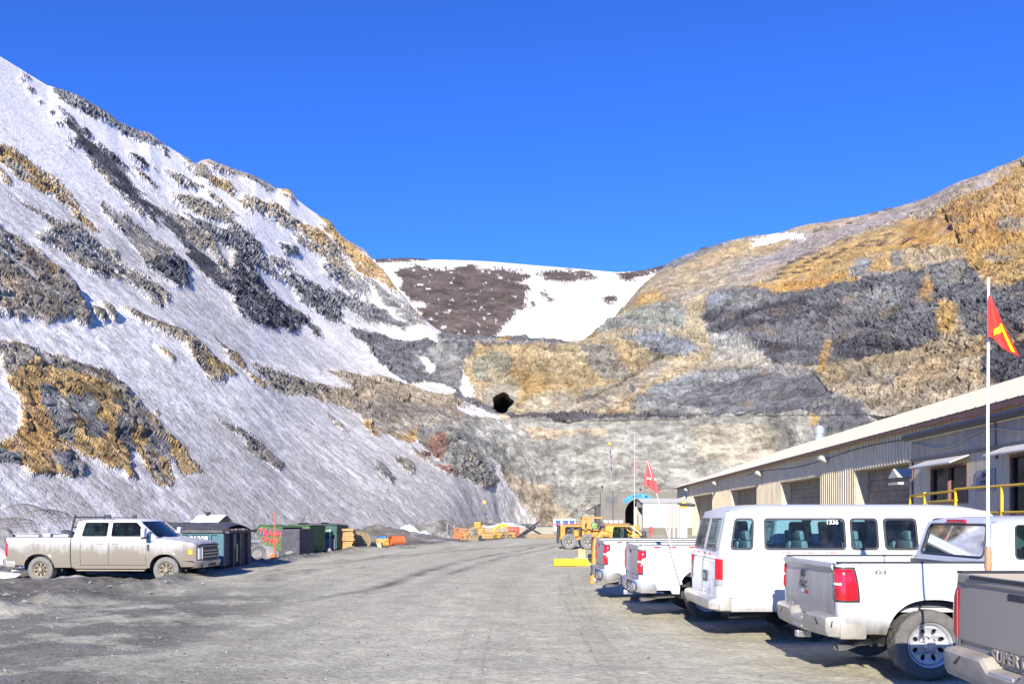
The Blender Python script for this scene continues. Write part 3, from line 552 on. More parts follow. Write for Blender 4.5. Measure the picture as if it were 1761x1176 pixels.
# ------------------------------------------------------------ yard: packed gravel with mud and berms on the left
EDG = [(-12.0, 4), (-11.2, 12), (-9.5, 18), (-8.9, 22.8), (-9.6, 27), (-9.8, 32), (-9.0, 42), (-6.6, 53), (-2.5, 64), (2.5, 76), (9, 95), (16, 140), (16, 175)]
EY = [p[1] for p in EDG]; EX = [p[0] for p in EDG]
def gz(P):
    """ground height"""
    x, y = P[:, 0], P[:, 1]; off = np.interp(y, EY, EX)-x                     # >0 : left of the road edge
    l = np.clip(off/1.2, 0, 1); far = np.clip(1-(y-60)/60, .2, 1)
    z = fbm(P*np.array([1, 1, 0]), .25, 3, 5)*.05
    z = z+l*far*(fbm(P*np.array([1, 1, 0]), .7, 4, 12, .6)*.20+ridged(P*np.array([1, 1, 0]), .35, 2, 17)*.05)
    z = z+.12*np.exp(-((off-.9)/.55)**2)*far*(1+fbm(P*np.array([1, 1, 0]), .9, 3, 25))
    for bx, by, rx, ry, hh in ((-12.6, 16.6, 2.2, .7, .5), (-11.2, 14.8, 1.2, .5, .15)):
        z = z+hh*np.exp(-(((x-bx)/rx)**2+((y-by)/ry)**2))*(1+.25*fbm(P*np.array([1, 1, 0]), 2.0, 3, 31))
    return z
def gh(x, y): return float(gz(np.array([[x, y, 0.]]))[0])
pxs = np.arange(-420, 2180, 2.6); rows = np.concatenate([np.linspace(896.5, 1010, 150), np.linspace(1010.6, 1330, 260)])
Yr = EYE*F/(rows-HY); Yr = np.clip(Yr, 1.2, 400); PXg, Yg = np.meshgrid(pxs, Yr, indexing='ij')
P = np.stack([(PXg-CX)/F*Yg, Yg, 0*Yg], -1).reshape(-1, 3); z = gz(P); x, y = P[:, 0], P[:, 1]
off = np.interp(y, EY, EX)-x; P0 = P.copy(); Pr = P*np.array([1, 1, 0])
amp = fbm(Pr, 3.1, 3, 77)*.012+fbm(Pr, .9, 3, 78)*.02; P[:, 2] = z+amp*np.clip(1-(y-25)/40, 0, 1)
col = np.tile(np.array(COL['road']), (len(P), 1)); mud = np.array(COL['mud'])
lf = np.clip(off/1.0+fbm(Pr, .5, 4, 14)*.9, 0, 1)*.92
m2 = np.clip(fbm(Pr*np.array([1.6, .5, 1]), .5, 5, 91, .65)*2.2-.25+np.clip((off+3.5)/6, 0, .5), 0, 1)*np.clip((x+9+3)*-.0+1, 0, 1)
m2 *= np.clip((-x-1.5)/8, .05, .6)
# dark wheel track that swings in from the left
tx = np.interp(y, [14, 18, 22, 28, 36, 48, 60, 80], [-7, -5.2, -3.7, -3.1, -2.3, .4, 3.0, 9]); tr = (np.exp(-((x-tx)/.26)**2)+.8*np.exp(-((x-tx-.75-.01*y)/.2)**2)*np.clip((y-22)/5, 0, 1))*np.clip((y-14)/9, 0, 1)*np.clip((64-y)/12, 0, 1)
tr *= np.clip(.75+fbm(Pr, .5, 4, 19)*1.3, 0, 1)
tx2 = np.interp(y, [30, 40, 50, 62, 80], [-8, -6.2, -1.8, 4, 12]); tr2 = np.exp(-((x-tx2)/.35)**2)*np.clip((y-30)/8, 0, 1)*np.clip((75-y)/12, 0, 1)*.55
near = np.clip((15-y)/7, 0, 1)*np.clip((-x)/3+fbm(Pr, .4, 3, 29)*1.2-.2, 0, 1)*.6
# faint curved tyre lines near the middle of the lane
ln = 0
for ox in (-.75, -.38, 1.15, 1.5): ln = ln+np.exp(-((x-(ox+.0035*(y-12)**2*.4))/.035)**2)*.22*np.clip(.6+fbm(Pr, .6, 2, 15)*1.5, 0, 1)
fgm = np.clip((-x-1.6-.12*y)/2.5, 0, 1)*np.clip((27-y)/8, 0, 1)*np.clip(.42+fbm(Pr*np.array([1, 1, 1]), .9, 5, 93, .7)*1.9+.2, 0, .8)
t = np.clip(np.maximum.reduce([lf, m2, fgm, tr*.85, tr2, near, ln]), 0, 1)[:, None]
lane = np.interp(y, [4, 14, 22, 36, 60, 90], [0, 0, .3, 1.5, 5, 12]); Lq = np.stack([(x-lane)*1.5, y*.07, 0*x], 1)
lan = fbm(Lq, 1.0, 5, 37, .65); col = col*(1+.22*lan*np.clip(1-off/3, 0, 1)+.07*fbm(Pr*np.array([2, .6, 1]), .35, 4, 35))[:, None]; col = col*(1-t)+mud*(1+.5*fbm(Pr, .6, 4, 36)[:, None])*t
sn = np.clip(fbm(Pr, .28, 4, 52, .6)*3-.9+np.clip((y-34)/30, 0, .5), 0, 1)*np.clip((off-2.0)/1.5, 0, 1); col = col*(1-sn[:, None])+np.array([.55, .55, .56])*sn[:, None]
P[:, 2] += sn*.12
mg = terrain_material('gravel', .035, 4.5); 
sheet('ground', P, len(pxs), len(rows), col, np.full(len(P), .85), mg)
b = MB(); b.box(-700, 700, -200, 900, -5, -.35); o = b.build('ground_base', mat('plain_earth', (.2, .19, .17), .95)); o['kind'] = 'structure'
# ------------------------------------------------------------ vehicles
rubber = mat('tyre_rubber', (.05, .048, .046), .85, var=.35, vs=14); rubber_dusty = mat('dusty_rubber', (.12, .114, .104), .9, var=.3, vs=9)
blackp = mat('black_plastic', (.03, .03, .032), .55, var=.3, vs=8); under = mat('underbody', (.035, .033, .03), .8)
bedgrey = mat('bed_liner', (.10, .10, .105), .7, var=.2); seam_m = mat('panel_gap', (.02, .02, .02), .9, var=0)
chrome = mat('dull_chrome', (.62, .60, .57), .28, .85, var=.15, vs=6); alloy = mat('alloy', (.62, .62, .62), .35, .5, var=.12, vs=12); alloy_dusty = mat('dusty_alloy', (.28, .235, .165), .75, .1, var=.2, vs=12)
redlens = mat('red_lens', (.62, .012, .02), .15, var=.25, vs=12, coat=.6); redlens2 = mat('dark_red_lens', (.35, .01, .015), .2, var=.2, coat=.6)
clear = mat('clear_lens', (.78, .78, .76), .15, var=.05, coat=.5); amber = mat('amber_lens', (.9, .38, .03), .25, var=.1, coat=.5)
redtape = mat('red_tape', (.65, .02, .025), .5, var=.1); whitetape = mat('white_tape', (.55, .55, .55), .5, var=.1)
seatm = mat('grey_seat_cloth', (.16, .15, .14), .9); seatd = mat('dark_seat_cloth', (.06, .06, .062), .9); white_txt = mat('white_lettering', (.82, .82, .82), .5, var=0)
glass_t = glass('tinted_glass', (.17, .29, .26)); glass_v = glass('van_glass', (.42, .60, .62)); glass_d = glass('dusty_glass', (.30, .34, .33))
p_gmc = paint('white_paint', (.64, .64, .63), (.085, .072, .052), .45, 1.08, 1.1, .0)
p_chev = paint('white_paint_clean', (.70, .70, .70), (.13, .115, .09), .4, .9, .6, 0)
p_van = paint('van_white_paint', (.68, .68, .67), (.14, .12, .09), .36, .85, .85, .02)
p_ford = paint('white_paint_muddy', (.78, .78, .77), (.205, .18, .135), .85, 1.95, 1.12, .0)
p_sup = paint('grey_paint_muddy', (.30, .275, .24), (.31, .27, .21), 1.3, 2.2, 1.2, .6)
p_gate = paint('tailgate_dusty', (.55, .54, .51), (.24, .21, .17), .55, 2.0, .9, .35)
p_yel = paint('yellow_paint', (.50, .29, .03), (.35, .28, .16), .4, 1.0, .6, .05)
bump_d = mat('dusty_bumper', (.42, .39, .34), .45, .5, var=.25, vs=5)

def arch_fn(xw, zc, ra, p):
    def f(x):
        t = abs(x-xw)/ra
        return zc+ra*(1-t**p)**(1/p) if t < 1 else None
    return f
def body_sides(mb, xs, zlo, zhi, hw, nz=14):
    for s in (-1, 1):
        n = len(xs)
        mb.grid(n, nz, lambda u, v: (lambda x: (lambda z: (x, s*hw(x, z), z))(zlo(x)+(zhi(x)-zlo(x))*v))(xs[round(u*(n-1))]))
def wheel(parent, x, y, z, R, wd, style, s, rub, rimm, name='wheel'):
    """s: -1 right side (outer face towards -y); y is the outer face"""
    n = 72; mb = MB(); prof = [(R*.62, .03), (R*.66, .0), (R*.80, -.012), (R*.93, .0), (R*.985, .02)]
    tread = [(1.0, .035), (1.0, wd*.3), (1.0, wd*.38), (1.0, wd*.62), (1.0, wd*.70), (1.0, wd-.035)]
    rings = [(r, a, 0) for r, a in prof]+[(R, a, i) for i, (q, a) in enumerate(tread, 1)]+[(R*.985, wd-.02, 0), (R*.9, wd, 0), (R*.62, wd-.03, 0)]
    vs = []
    for r, a, k in rings:
        for j in range(n):
            rr = r
            if k in (1, 2) and j % 4 == 3: rr -= .014
            if k in (3, 4) and (j+2) % 4 == 3: rr -= .014
            if k in (5, 6) and j % 4 == 3: rr -= .014
            t = 2*math.pi*j/n; vs.append((rr*math.cos(t), -s*a, rr*math.sin(t)))
    mb.put(vs, [(i*n+k, i*n+(k+1) % n, (i+1)*n+(k+1) % n, (i+1)*n+k) for i in range(len(rings)-1) for k in range(n)])
    w_ = mb.build(name, rub, parent, True, (x, y, z), 30)
    b = MB(); b.lathe([(R*.63, -s*.02), (R*.64, -s*.0), (R*.60, -s*.012), (R*.56, -s*.05), (R*.53, -s*.09)], 40)
    rr = R*.55
    def circ(r, n, cx=0, cz=0, sx=1, sz=1, rot=0): return [(cx+(r*sx*math.cos(2*math.pi*k/n))*math.cos(rot)-(r*sz*math.sin(2*math.pi*k/n))*math.sin(rot), cz+(r*sx*math.cos(2*math.pi*k/n))*math.sin(rot)+(r*sz*math.sin(2*math.pi*k/n))*math.cos(rot)) for k in range(n)]
    holes = []
    if style == 'slots':
        for k in range(8):
            a = 2*math.pi*(k+.5)/8; holes.append(circ(1, 10, rr*.72*math.cos(a), rr*.72*math.sin(a), rr*.17, rr*.12, a))
    elif style == 'spokes':
        for k in range(8):
            for da in (-.13, .13):
                a = 2*math.pi*(k+.5)/8+da; r0, r1, w0, w1 = rr*.42, rr*.92, .09, .105
                holes.append([(r0*math.cos(a-w0), r0*math.sin(a-w0)), (r1*math.cos(a-w1), r1*math.sin(a-w1)), (r1*math.cos(a+w1), r1*math.sin(a+w1)), (r0*math.cos(a+w0), r0*math.sin(a+w0))])
    elif style == 'five':
        for k in range(6):
            a = 2*math.pi*(k+.5)/6; holes.append(circ(1, 10, rr*.62*math.cos(a), rr*.62*math.sin(a), rr*.24, rr*.17, a))
    dish = lambda u, v: (u, -s*(.035+.03*math.sin(min(1, math.hypot(u, v)/rr)*math.pi)), v)
    b.panel(circ(rr, 40), holes, dish, .02, (0, -s, 0))
    b.lathe([(R*.17, -s*.05), (R*.165, -s*-.0), (R*.12, s*.012), (.001, s*.015)], 20)
    for k in range(8):
        a = 2*math.pi*k/8; b.lathe([(.012, -s*.04), (.012, -s*.01), (.001, -s*.008)], 6, (R*.24*math.cos(a), 0, R*.24*math.sin(a)))
    rim = b.build('rim', rimm, w_, True, sharp=25)
    d = MB(); d.lathe([(.001, -s*.13), (R*.56, -s*.13), (R*.56, -s*.05)], 30); d.build('dark_rim_backing', under, w_)  # dark disc behind the rim holes stands in for the shade inside
    return w_
def greenhouse(T, S, pm, gm, windows, rear_win=True, seats=True, W=1.0):
    """cab above the belt line; S: xr, xrt, xw, xwt, zb, zr, tumble"""
    xr, xrt, xw, xwt, zb, zr = S; Wc = W-.035; tb = .17; zt = zr-.07
    yy = lambda z: Wc-tb*max(0, (z-zb)/(zr-zb))**1.25
    rx = lambda z: xr+(xrt-xr)*(z-zb)/(zt-zb); wx = lambda z: xw+(xwt-xw)*(z-zb)/(zt-zb)
    mb = MB(); r = .07
    for s in (-1, 1):
        out = [(xr+r, zb), (xw-.02, zb)]+[(wx(zb+(zt-zb)*k/6)-.02*(1-k/6), zb+(zt-zb)*k/6) for k in range(1, 7)]+[(rx(zb+(zt-zb)*k/6)+r, zb+(zt-zb)*k/6) for k in range(6, 0, -1)]
        mb.panel(out, windows, lambda u, v: (u, s*yy(v), v), .035, (0, -s, 0))
        mb.grid(7, 7, lambda u, v: (lambda z: (rx(z)+r*(1-math.sin(u*math.pi/2)), s*(yy(z)-r*(1-math.cos(u*math.pi/2))), z))(zb+(zt-zb)*v))
    h = zt-zb
    rwin = [rrect(-yy(zb)*.80, yy(zb)*.80, zb+.05, zt-.03, .07)] if rear_win else []
    rwin = [[(a*(1-.12*(z-zb)/h), z) for a, z in rwin[0]]] if rwin else []
    out = [(-(yy(zb)-r), zb), (yy(zb)-r, zb)]+[((yy(zb+h*k/5)-r), zb+h*k/5) for k in range(1, 6)]+[(-(yy(zb+h*k/5)-r), zb+h*k/5) for k in range(5, 0, -1)]
    mb.panel(out, rwin, lambda u, v: (rx(v), u, v), .03, (1, 0, 0))
    bow = lambda y: .16*(1-(y/W)**2)
    ws = [[(a*(1-.13*(z-zb)/h), z) for a, z in rrect(-yy(zb)*.90, yy(zb)*.90, zb+.02, zt-.02, .06)]]
    out = [(-yy(zb), zb), (-yy(zb)/2, zb), (0, zb), (yy(zb)/2, zb), (yy(zb), zb)]+[(yy(zt)*(1-2*k/8), zt) for k in range(0, 9)]
    wfn = lambda u, v: (wx(v)+bow(u), u, v)
    mb.panel(out, ws, wfn, .03, (-.8, 0, -.5))
    # roof
    def rf(u, v):
        x = rx(zt)+(wx(zt)+bow(0)*(1-(2*v-1)**2)-rx(zt))*u; y = (2*v-1)*yy(zt)
        e = (1-abs(2*v-1)**7)*(1-abs(2*u-1)**14); return (x+.0, y*(1), zt+(.07-.02*(2*v-1)**2+.015*math.sin(u*3.14))*e)
    mb.grid(33, 25, rf)
    cab = mb.build('cab', pm, T, True, sharp=40)
    for wpoly in windows:
        for s in (-1, 1):
            g = MB(); cx = sum(p[0] for p in wpoly)/len(wpoly); cz = sum(p[1] for p in wpoly)/len(wpoly)
            big = [(cx+(u-cx)*1.02, cz+(v-cz)*1.03) for u, v in wpoly]; g.panel(big, [], lambda u, v: (u, s*(yy(v)-.014), v))
            wo = g.build('window', gm, cab)
            f = MB(); loop = [Vector((u, s*(yy(v)+.002), v)) for u, v in wpoly]; f.tube(loop+[loop[0], loop[1]], .011, 5, False); f.build('window_frame', blackp, wo)
    if rear_win:
        g = MB(); g.panel([(a*1.01, z+(z-zb-h/2)*.02) for a, z in rwin[0]], [], lambda u, v: (rx(v)+.012, u, v)); wo = g.build('rear_window', gm, cab)
        f = MB(); loop = [Vector((rx(v)-.002, u, v)) for u, v in rwin[0]]; f.tube(loop+[loop[0], loop[1]], .014, 5, False); f.build('window_frame', blackp, wo)
    g = MB(); g.grid(17, 9, lambda u, v: (lambda z: (lambda y: (wx(z)+bow(y)-.012, y, z))((2*u-1)*yy(z)*.93))(zb+.01+(h-.02)*v)); wo = g.build('windshield', gm, cab, True)
    if seats:
        rows = [xw-1.0] if xw-xr < 2 else [xw-1.05, xw-1.95]
        for k, sx in enumerate(rows):
            for sy in (-.42, .42):
                q = MB(); q.box(sx-.1, sx+.42, sy-.26, sy+.26, zb-.55, zb-.38, .05)
                q.xf = Matrix.Translation((sx-.08, sy, zb-.45)) @ Matrix.Rotation(-.22, 4, 'Y'); q.box(-.07, .07, -.25, .25, 0, .62, .06); q.box(-.05, .05, -.13, .13, .66, .86, .04)
                q.build('seat', seatm if k == 0 else seatd, T, True)
        q = MB(); q.box(xw-.45, xw+.02, -.78, .78, zb-.35, zb-.03, .05); q.build('dashboard', seatd, T)
        q = MB(); q.box(xr+.05, xw, -.85, .85, zb-.62, zb-.56); q.build('cab_floor', under, T)
        q = MB(); q.xf = Matrix.Translation((xw-.55, .42, zb-.08)) @ Matrix.Rotation(-.5, 4, 'Y'); q.lathe([(.19, -.012), (.205, 0), (.19, .012), (.175, 0), (.19, -.012)], 24, axis='x'); q.build('steering_wheel', blackp, T)
    return cab
def pickup(name, label, loc, rz=0, group=None, L=5.9, W=1.01, zr=.48, zrail=1.39, bed=1.98, crew=False, wr=1.2, wf=None, R=.42, ra=.53, p=2.5,
           zb=1.40, ztop=1.95, pm=None, gate_m=None, light='gmc', bumper='gmc', rub=None, rimm=None, style='slots', hood_z=1.22, bump_m=None, tall_gate=0, bedinner=None):
    T = thing(name, label, 'pickup truck', loc, rz, group); pm = pm or p_gmc; rub = rub or rubber_dusty; rimm = rimm or alloy; bump_m = bump_m or chrome; gate_m = gate_m or pm
    wf = wf or wr+4.0; cab0 = bed+.03; cw = L-1.28; A = [arch_fn(wr, R, ra, p), arch_fn(wf, R, ra, p)]
    zmid = .92
    def zlo(x):
        base = zr+(.07 if x < .6 else 0)+(.03 if x > L-.5 else 0)
        for a in A:
            v = a(x)
            if v is not None and v > base: return v
        return base
    def zhi(x):
        if x < bed+.015: return zrail
        if x < cw: return zb
        t = (x-cw)/(L-cw); return zb-(zb-hood_z)*t**1.3-.03-(.07*max(0, (t-.9)/.1)**2)
    def hw(x, z):
        y = W-.05*max(0, (zmid-z)/(zmid-zr))**2-.045*max(0, (z-zmid)/(zrail-zmid))**2.2
        rr = .09
        if x < rr: y -= rr-math.sqrt(max(0, rr*rr-(rr-x)**2))
        if x > L-.75: y -= .16*((x-L+.75)/.75)**2.2
        for xw_ in (wr, wf):
            d = ((abs(x-xw_)/ra)**p+(abs(z-R)/ra)**p)**(1/p)*ra-ra
            y += .035*math.exp(-(d/.045)**2)+.02*math.exp(-(d/.2)**2)
        return y
    def xsr(a, b): 
        s = set([a, b]); k = a
        while k < b: s.add(round(k, 4)); k += .035
        for c in (wr, wf):
            for q in (-ra, -ra*.995, -ra*.97, -ra*.93, ra*.93, ra*.97, ra*.995, ra): 
                if a < c+q < b: s.add(c+q)
        for q in (.004, .012, .025, .05):
            if a == 0: s.add(q)
        return sorted(s)
    # load bed
    b = MB(); body_sides(b, xsr(0, bed), zlo, lambda x: zrail, hw)
    for s in (-1, 1):
        b.grid(2, 8, lambda u, v: (0, s*(W-.09-u*.07-.045*max(0, (v*(zrail-.56)+.56-zmid)/(zrail-zmid))**2.2), .56+(zrail-.56)*v))      # corner posts
        b.grid(len(xsr(0, bed)), 2, lambda u, v: (u*bed, s*(hw(.2, zrail)-v*.11), zrail))
        b.grid(2, 6, lambda u, v: (u*bed, s*(hw(.2, zrail)-.11-.02*v), zrail-v*.5))
    b.box(bed-.012, bed+.01, -W+.05, W-.05, .6, zrail-.01); b.box(.03, bed, -W+.16, W-.16, .80, .855); b.box(.01, .1, -W+.05, W-.05, .60, .66)
    bd = b.build('load_bed', pm, T, True, sharp=50)
    b = MB(); b.box(.05, bed-.02, -W+.14, W-.14, .86, .88)
    for k in range(9): b.box(.05, bed-.05, -.75+k*.185, -.68+k*.185, .88, .892)
    b.box(bed-.05, bed-.01, -W+.14, W-.14, .88, zrail-.02)
    for s in (-1, 1): b.box(wr-.38, wr+.38, min(s*(W-.14), s*(W-.32)), max(s*(W-.14), s*(W-.32)), .88, 1.12, .05); b.box(.02, bed, min(s*(W-.14), s*(W-.155)), max(s*(W-.14), s*(W-.155)), .88, zrail-.01)
    b.build('bed_floor', bedinner or bedgrey, bd)
    for s in (-1, 1): b = MB(); b.box(.02, bed, min(s*(hw(.3, zrail)-.11), s*(hw(.3, zrail)-.005)), max(s*(hw(.3, zrail)-.11), s*(hw(.3, zrail)-.005)), zrail+.001, zrail+.022, .008); b.build('rail_cap', blackp, bd)
    # tailgate
    gw = W-.135; b = MB(); z0 = .69
    prof = [(.05, zrail+tall_gate), (.0, zrail+tall_gate+.004), (-.035, zrail+tall_gate-.012), (-.042, zrail+tall_gate-.05), (-.02, zrail-.085), (.0, zrail-.12), (-.006, 1.05), (-.006, .85), (.006, .80), (.0, .75), (.01, z0), (.05, z0)]
    if light != 'gmc': prof = [(.05, zrail), (.0, zrail+.004), (-.012, zrail-.01), (-.012, zrail-.07), (.004, zrail-.09), (-.002, 1.05), (-.002, .84), (.014, .81), (.012, z0), (.05, z0)]
    b.grid(25, len(prof), lambda u, v: (lambda q, y: (q[0]-.025*(1-(y/gw)**2), y, q[1]))(prof[round(v*(len(prof)-1))], (2*u-1)*gw))
    tg = b.build('tailgate', gate_m, T, True, sharp=28)
    b = MB(); b.box(.0, .02, -.11, .11, zrail-.17, zrail-.11, .01); b.build('handle', blackp, tg).location = (-.028, 0, 0) if light != 'gmc' else (-.024, 0, -.03)
    for s in (-1, 1):
        b = MB(); b.tube([(0.004, s*(gw+.008), z0+.02), (.004, s*(gw+.008), zrail-.01)], .006, 5); b.build('gap', seam_m, tg)
    # tail lights wrap round the corner
    rr = .09
    def corner(t):      # t metres along the body from the tailgate edge, round the corner and forward
        a = .045
        if t < a: return (0, W-.09-(a-t), -1, 0)
        q = (t-a)/(rr*math.pi/2)
        if q < 1: an = q*math.pi/2; return (rr-rr*math.cos(an), W-rr+rr*math.sin(an), -math.cos(an), math.sin(an))
        return (rr+t-a-rr*math.pi/2, W, 0, 1)
    def lamp(s, z0, z1, wd, off, m, t0=0):
        g = MB(); nz = 14; nt_ = 16
        def fn(u, v):
            z = z0+(z1-z0)*v; t = t0+(wd(v)-t0)*u; x, y, nx, ny = corner(t)
            y -= .05*max(0, (zmid-z)/(zmid-zr))**2+.045*max(0, (z-zmid)/(zrail-zmid))**2.2
            o = off*min(1, 6*u, 6*(1-u)*1.0+.15, 8*v+.1, 8*(1-v)+.1); return (x+nx*o, s*(y+ny*o), z)
        g.grid(nt_, nz, fn); return g
    for s in (-1, 1):
        if light == 'gmc':
            g = lamp(s, .945, 1.335, lambda v: .33-.05*v*v, .022, redlens); o = g.build('tail_light', redlens, T, True, sharp=60)
            lamp(s, 1.13, 1.165, lambda v: .15, .027, clear, .02).build('reversing_lamp', clear, o, True); lamp(s, .965, 1.11, lambda v: .14, .025, redlens2, .02).build('lens', redlens2, o, True)
            lamp(s, .93, 1.35, lambda v: .345-.05*v*v, .012, blackp).build('light_frame', blackp, o, True)
        elif light == 'chev':
            wd = lambda v: .11+.10*min(1, max(0, (v-.60)/.06))+.045*min(1, max(0, (.46-v)/.06))*(1 if v < .5 else 0)
            o = lamp(s, .86, 1.30, wd, .024, redlens).build('tail_light', redlens, T, True, sharp=60)
            lamp(s, 1.07, 1.115, lambda v: .12, .030, clear, .03).build('reversing_lamp', clear, o, True)
            lamp(s, .84, 1.32, lambda v: wd(v)+.018, .010, blackp).build('light_frame', blackp, o, True)
        else:
            lamp(s, .84, 1.30, lambda v: .20, .02, redlens2).build('tail_light', redlens2, T, True)
    # bumper
    b = MB(); n = 41
    sec = [(.10, 0), (-.02, 0), (-.10, -.012), (-.125, -.035), (-.12, -.16), (-.09, -.215), (.02, -.235), (.10, -.235)]
    def bf(u, v):
        y = (2*u-1)*(W+.0); q = sec[round(v*(len(sec)-1))]; e = abs(y)/W; cut = max(0, min(1, (.30-abs(y))/.10))
        x = q[0]-.03*(1-e*e)+(.20*max(0, (e-.88)/.12)**2 if q[0] < .09 else .30*max(0, (e-.88)/.12)); z = .765+q[1]*1.24*(1-.08*e)-(.085*cut if v < .45 else 0)
        return (x, y*(1-.015*max(0, (e-.9)/.1)), z)
    b.grid(n, len(sec), bf)
    for s in (-1, 1): b.box(.02, .34, min(s*(W-.08), s*(W-.015)), max(s*(W-.08), s*(W-.015)), .49, .755, .03)
    bp = b.build('rear_bumper', bump_m, T, True, sharp=32)
    q = MB(); q.box(-.15, -.135, -.16, .16, .53, .67, .006); pl = q.build('licence_plate', mat('plate_white', (.35, .34, .36), .5), bp)
    q = MB(); q.box(-.165, .02, -.055, .055, .385, .47, .012); q.build('tow_hitch', chrome, bp)
    for s in (-1, 1):
        q = MB()
        if bumper == 'chev':
            o_ = rrect(.50, .93, .54, .69, .05, 5); q.panel([(s*a, c) for a, c in o_], [], lambda u, v: (-.157+.20*max(0, (abs(u)/W-.86)/.14)**2, u, v)); q.build('step_recess', bump_d, bp)
            q = MB(); lo = [Vector((-.16+.20*max(0, (abs(a)/W-.86)/.14)**2, s*a, c)) for a, c in rrect(.46, .97, .505, .725, .07, 5)]; q.tube(lo+[lo[0], lo[1]], .012, 6, False); q.build('trim', blackp, bp, True)
        else:
            q.panel([(s*a, c) for a, c in [(.60, .72), (.97, .71), (.965, .63), (.68, .635)]], [], lambda u, v: (-.148+.20*max(0, (abs(u)/W-.88)/.12)**2, u, v)); q.build('step_recess', blackp, bp)
    # exhaust, underbody
    q = MB(); q.tube([(.75, -.55, .42), (.4, -.58, .40), (.22, -.70, .37), (.06, -.76, .36)], .045, 14, False); q.tube([(.062, -.76, .36), (.3, -.67, .385)], .034, 12, False); q.build('exhaust_pipe', chrome, T, True)
    q = MB()
    for s in (-.4, .4): q.box(.1, L-.4, s-.05, s+.05, .48, .62)
    q.box(.15, L-.3, -W+.2, W-.2, .60, .64); q.tube([(wr, -W+.2, R), (wr, W-.2, R)], .06); q.lathe([(.001, -.14), (.11, -.1), (.15, 0), (.11, .1), (.001, .14)], 16, (wr, 0, R)); q.tube([(wf, -W+.2, R), (wf, W-.2, R)], .05)
    q.box(bed, bed+1.3, -.9, -.5, .42, .62, .04); q.box(bed-.02, bed+.06, -W+.03, W-.03, .62, zrail-.08); q.build('chassis', under, T)  # last box is added dark filler, shading the gap between bed and cab
    for xw_ in (wr, wf):
        for s in (-1, 1):
            q = MB(); q.grid(25, 2, lambda u, v: (xw_+ra*1.0*math.copysign(abs(math.cos(u*math.pi))**(2/p), math.cos(u*math.pi)), s*(W-.01-v*.42), R+ra*abs(math.sin(u*math.pi))**(2/p)+.0))
            q.box(xw_-ra, xw_+ra, min(s*(W-.42), s*(W-.43)), max(s*(W-.42), s*(W-.43)), .35, R+ra); q.build('wheel_arch', under, T)
            wheel(T, xw_, s*(W-.03), R, R, .26, style, s, rub, rimm)
    # cab and front body
    b = MB(); xs = xsr(cab0, L); body_sides(b, xs, zlo, zhi, hw)
    for s in (-1, 1): b.grid(2, 2, lambda u, v: (cab0+.02+u*(cw-cab0), s*(hw(cab0+.3, zb)-v*.06), zb))
    b.grid(2, 2, lambda u, v: (cab0, (2*u-1)*(W-.05), .6+(zb-.6)*v))
    def hood(u, v):
        x = cw-.02+(L-cw+.02)*u; y = (2*v-1); hh = hw(x, zhi(x)); e = 1-abs(y)**3.5
        pr = .018*math.exp(-((abs(y)-.55)/.12)**2)
        return (x, y*hh, zhi(x)+(.035+.015*(1-u))*e+pr*(1-u*.3))
    b.grid(21, 29, hood)
    def fr(u, v): z = zlo(L)+(zhi(L)-zlo(L))*v; y = (2*u-1)*hw(L, z); return (L+.05*(1-(2*u-1)**2)*1, y, z)
    b.grid(17, 6, fr)
    b2 = b.build('front_body', pm, T, True, sharp=42)
    q = MB(); q.box(.10+cab0, wf-ra-.1, -W+.02, W-.02, zr-.03, zr+.02, .01); q.build('sill', blackp if not crew else pm, T)
    # windows
    zt = ztop-.07; xr, xrt = cab0+.02, cab0+.13; cwx, cwt = cw+.02, cw-.62
    def win(x0, x1, back=0, front=0):
        pts = rrect(x0, x1, zb+.045, zt-.035, .05, 4); out = []
        for a, c in pts:
            t = (c-zb)/(zt-zb); u = (a-x0)/(x1-x0); out.append((a+back*t*(1-u)+front*t*u, c))
        return out
    if crew: wins = [win(xr+.30, xr+1.12, .08), win(xr+1.26, cwx-.15, 0, -(cwx-cwt)+.10)]
    else: wins = [win(xr+.28, xr+.75, .08), win(xr+.90, cwx-.15, 0, -(cwx-cwt)+.10)]
    cab = greenhouse(T, (xr, xrt, cwx, cwt, zb, ztop), pm, glass_t, wins, W=W-.01)
    q = MB(); q.grid(9, 2, lambda u, v: (xrt-.015-.03*v, (2*u-1)*.20, ztop-.035-.035*v)); q.box(xrt-.035, xrt-.0, -.22, .22, ztop-.085, ztop-.035, .012); q.build('brake_light', redlens, cab)
    # seams and handles
    gaps = MB(); dx = [xr+1.19, wf-ra-.12] if crew else [xr+.83, wf-ra-.12]
    if crew: dx.append(cab0+.30)
    for s in (-1, 1):
        for x in dx: gaps.tube([(x, s*(hw(x, z)+.0015), z) for z in np.linspace(zr+.08, zb-.01, 9)], .0055, 4)
        gaps.tube([(x, s*(hw(x, zr+.08)+.0015), zr+.08) for x in np.linspace(dx[0] if not crew else dx[2]+(.35 if wr+ra > dx[2] else 0), dx[1], 12)], .0055, 4)
        gaps.tube([(bed+.015, s*(hw(bed, z)-.004), z) for z in np.linspace(zlo(bed), zrail, 9)], .012, 4)
    gaps.build('door_gap', seam_m, b2)
    for s in (-1, 1):
        for x in ([dx[0]-.30, dx[0]+.18] if crew else [dx[0]+.15]):
            q = MB(); q.box(x-.10, x+.10, -.016, .016, zb-.20, zb-.165, .012); q.build('door_handle', chrome if not crew else pm, b2).location.y = s*(hw(x, zb-.18)+.012)
    # front end: grille, headlights, bumper
    q = MB(); q.box(L-.02, L+.085, -.62, .62, .72, zhi(L)-.06, .03)
    gr = q.build('grille', blackp, T); q = MB()
    for z in (.80, .90, 1.0): q.box(L+.08, L+.10, -.6, .6, z-.022, z+.022, .01)
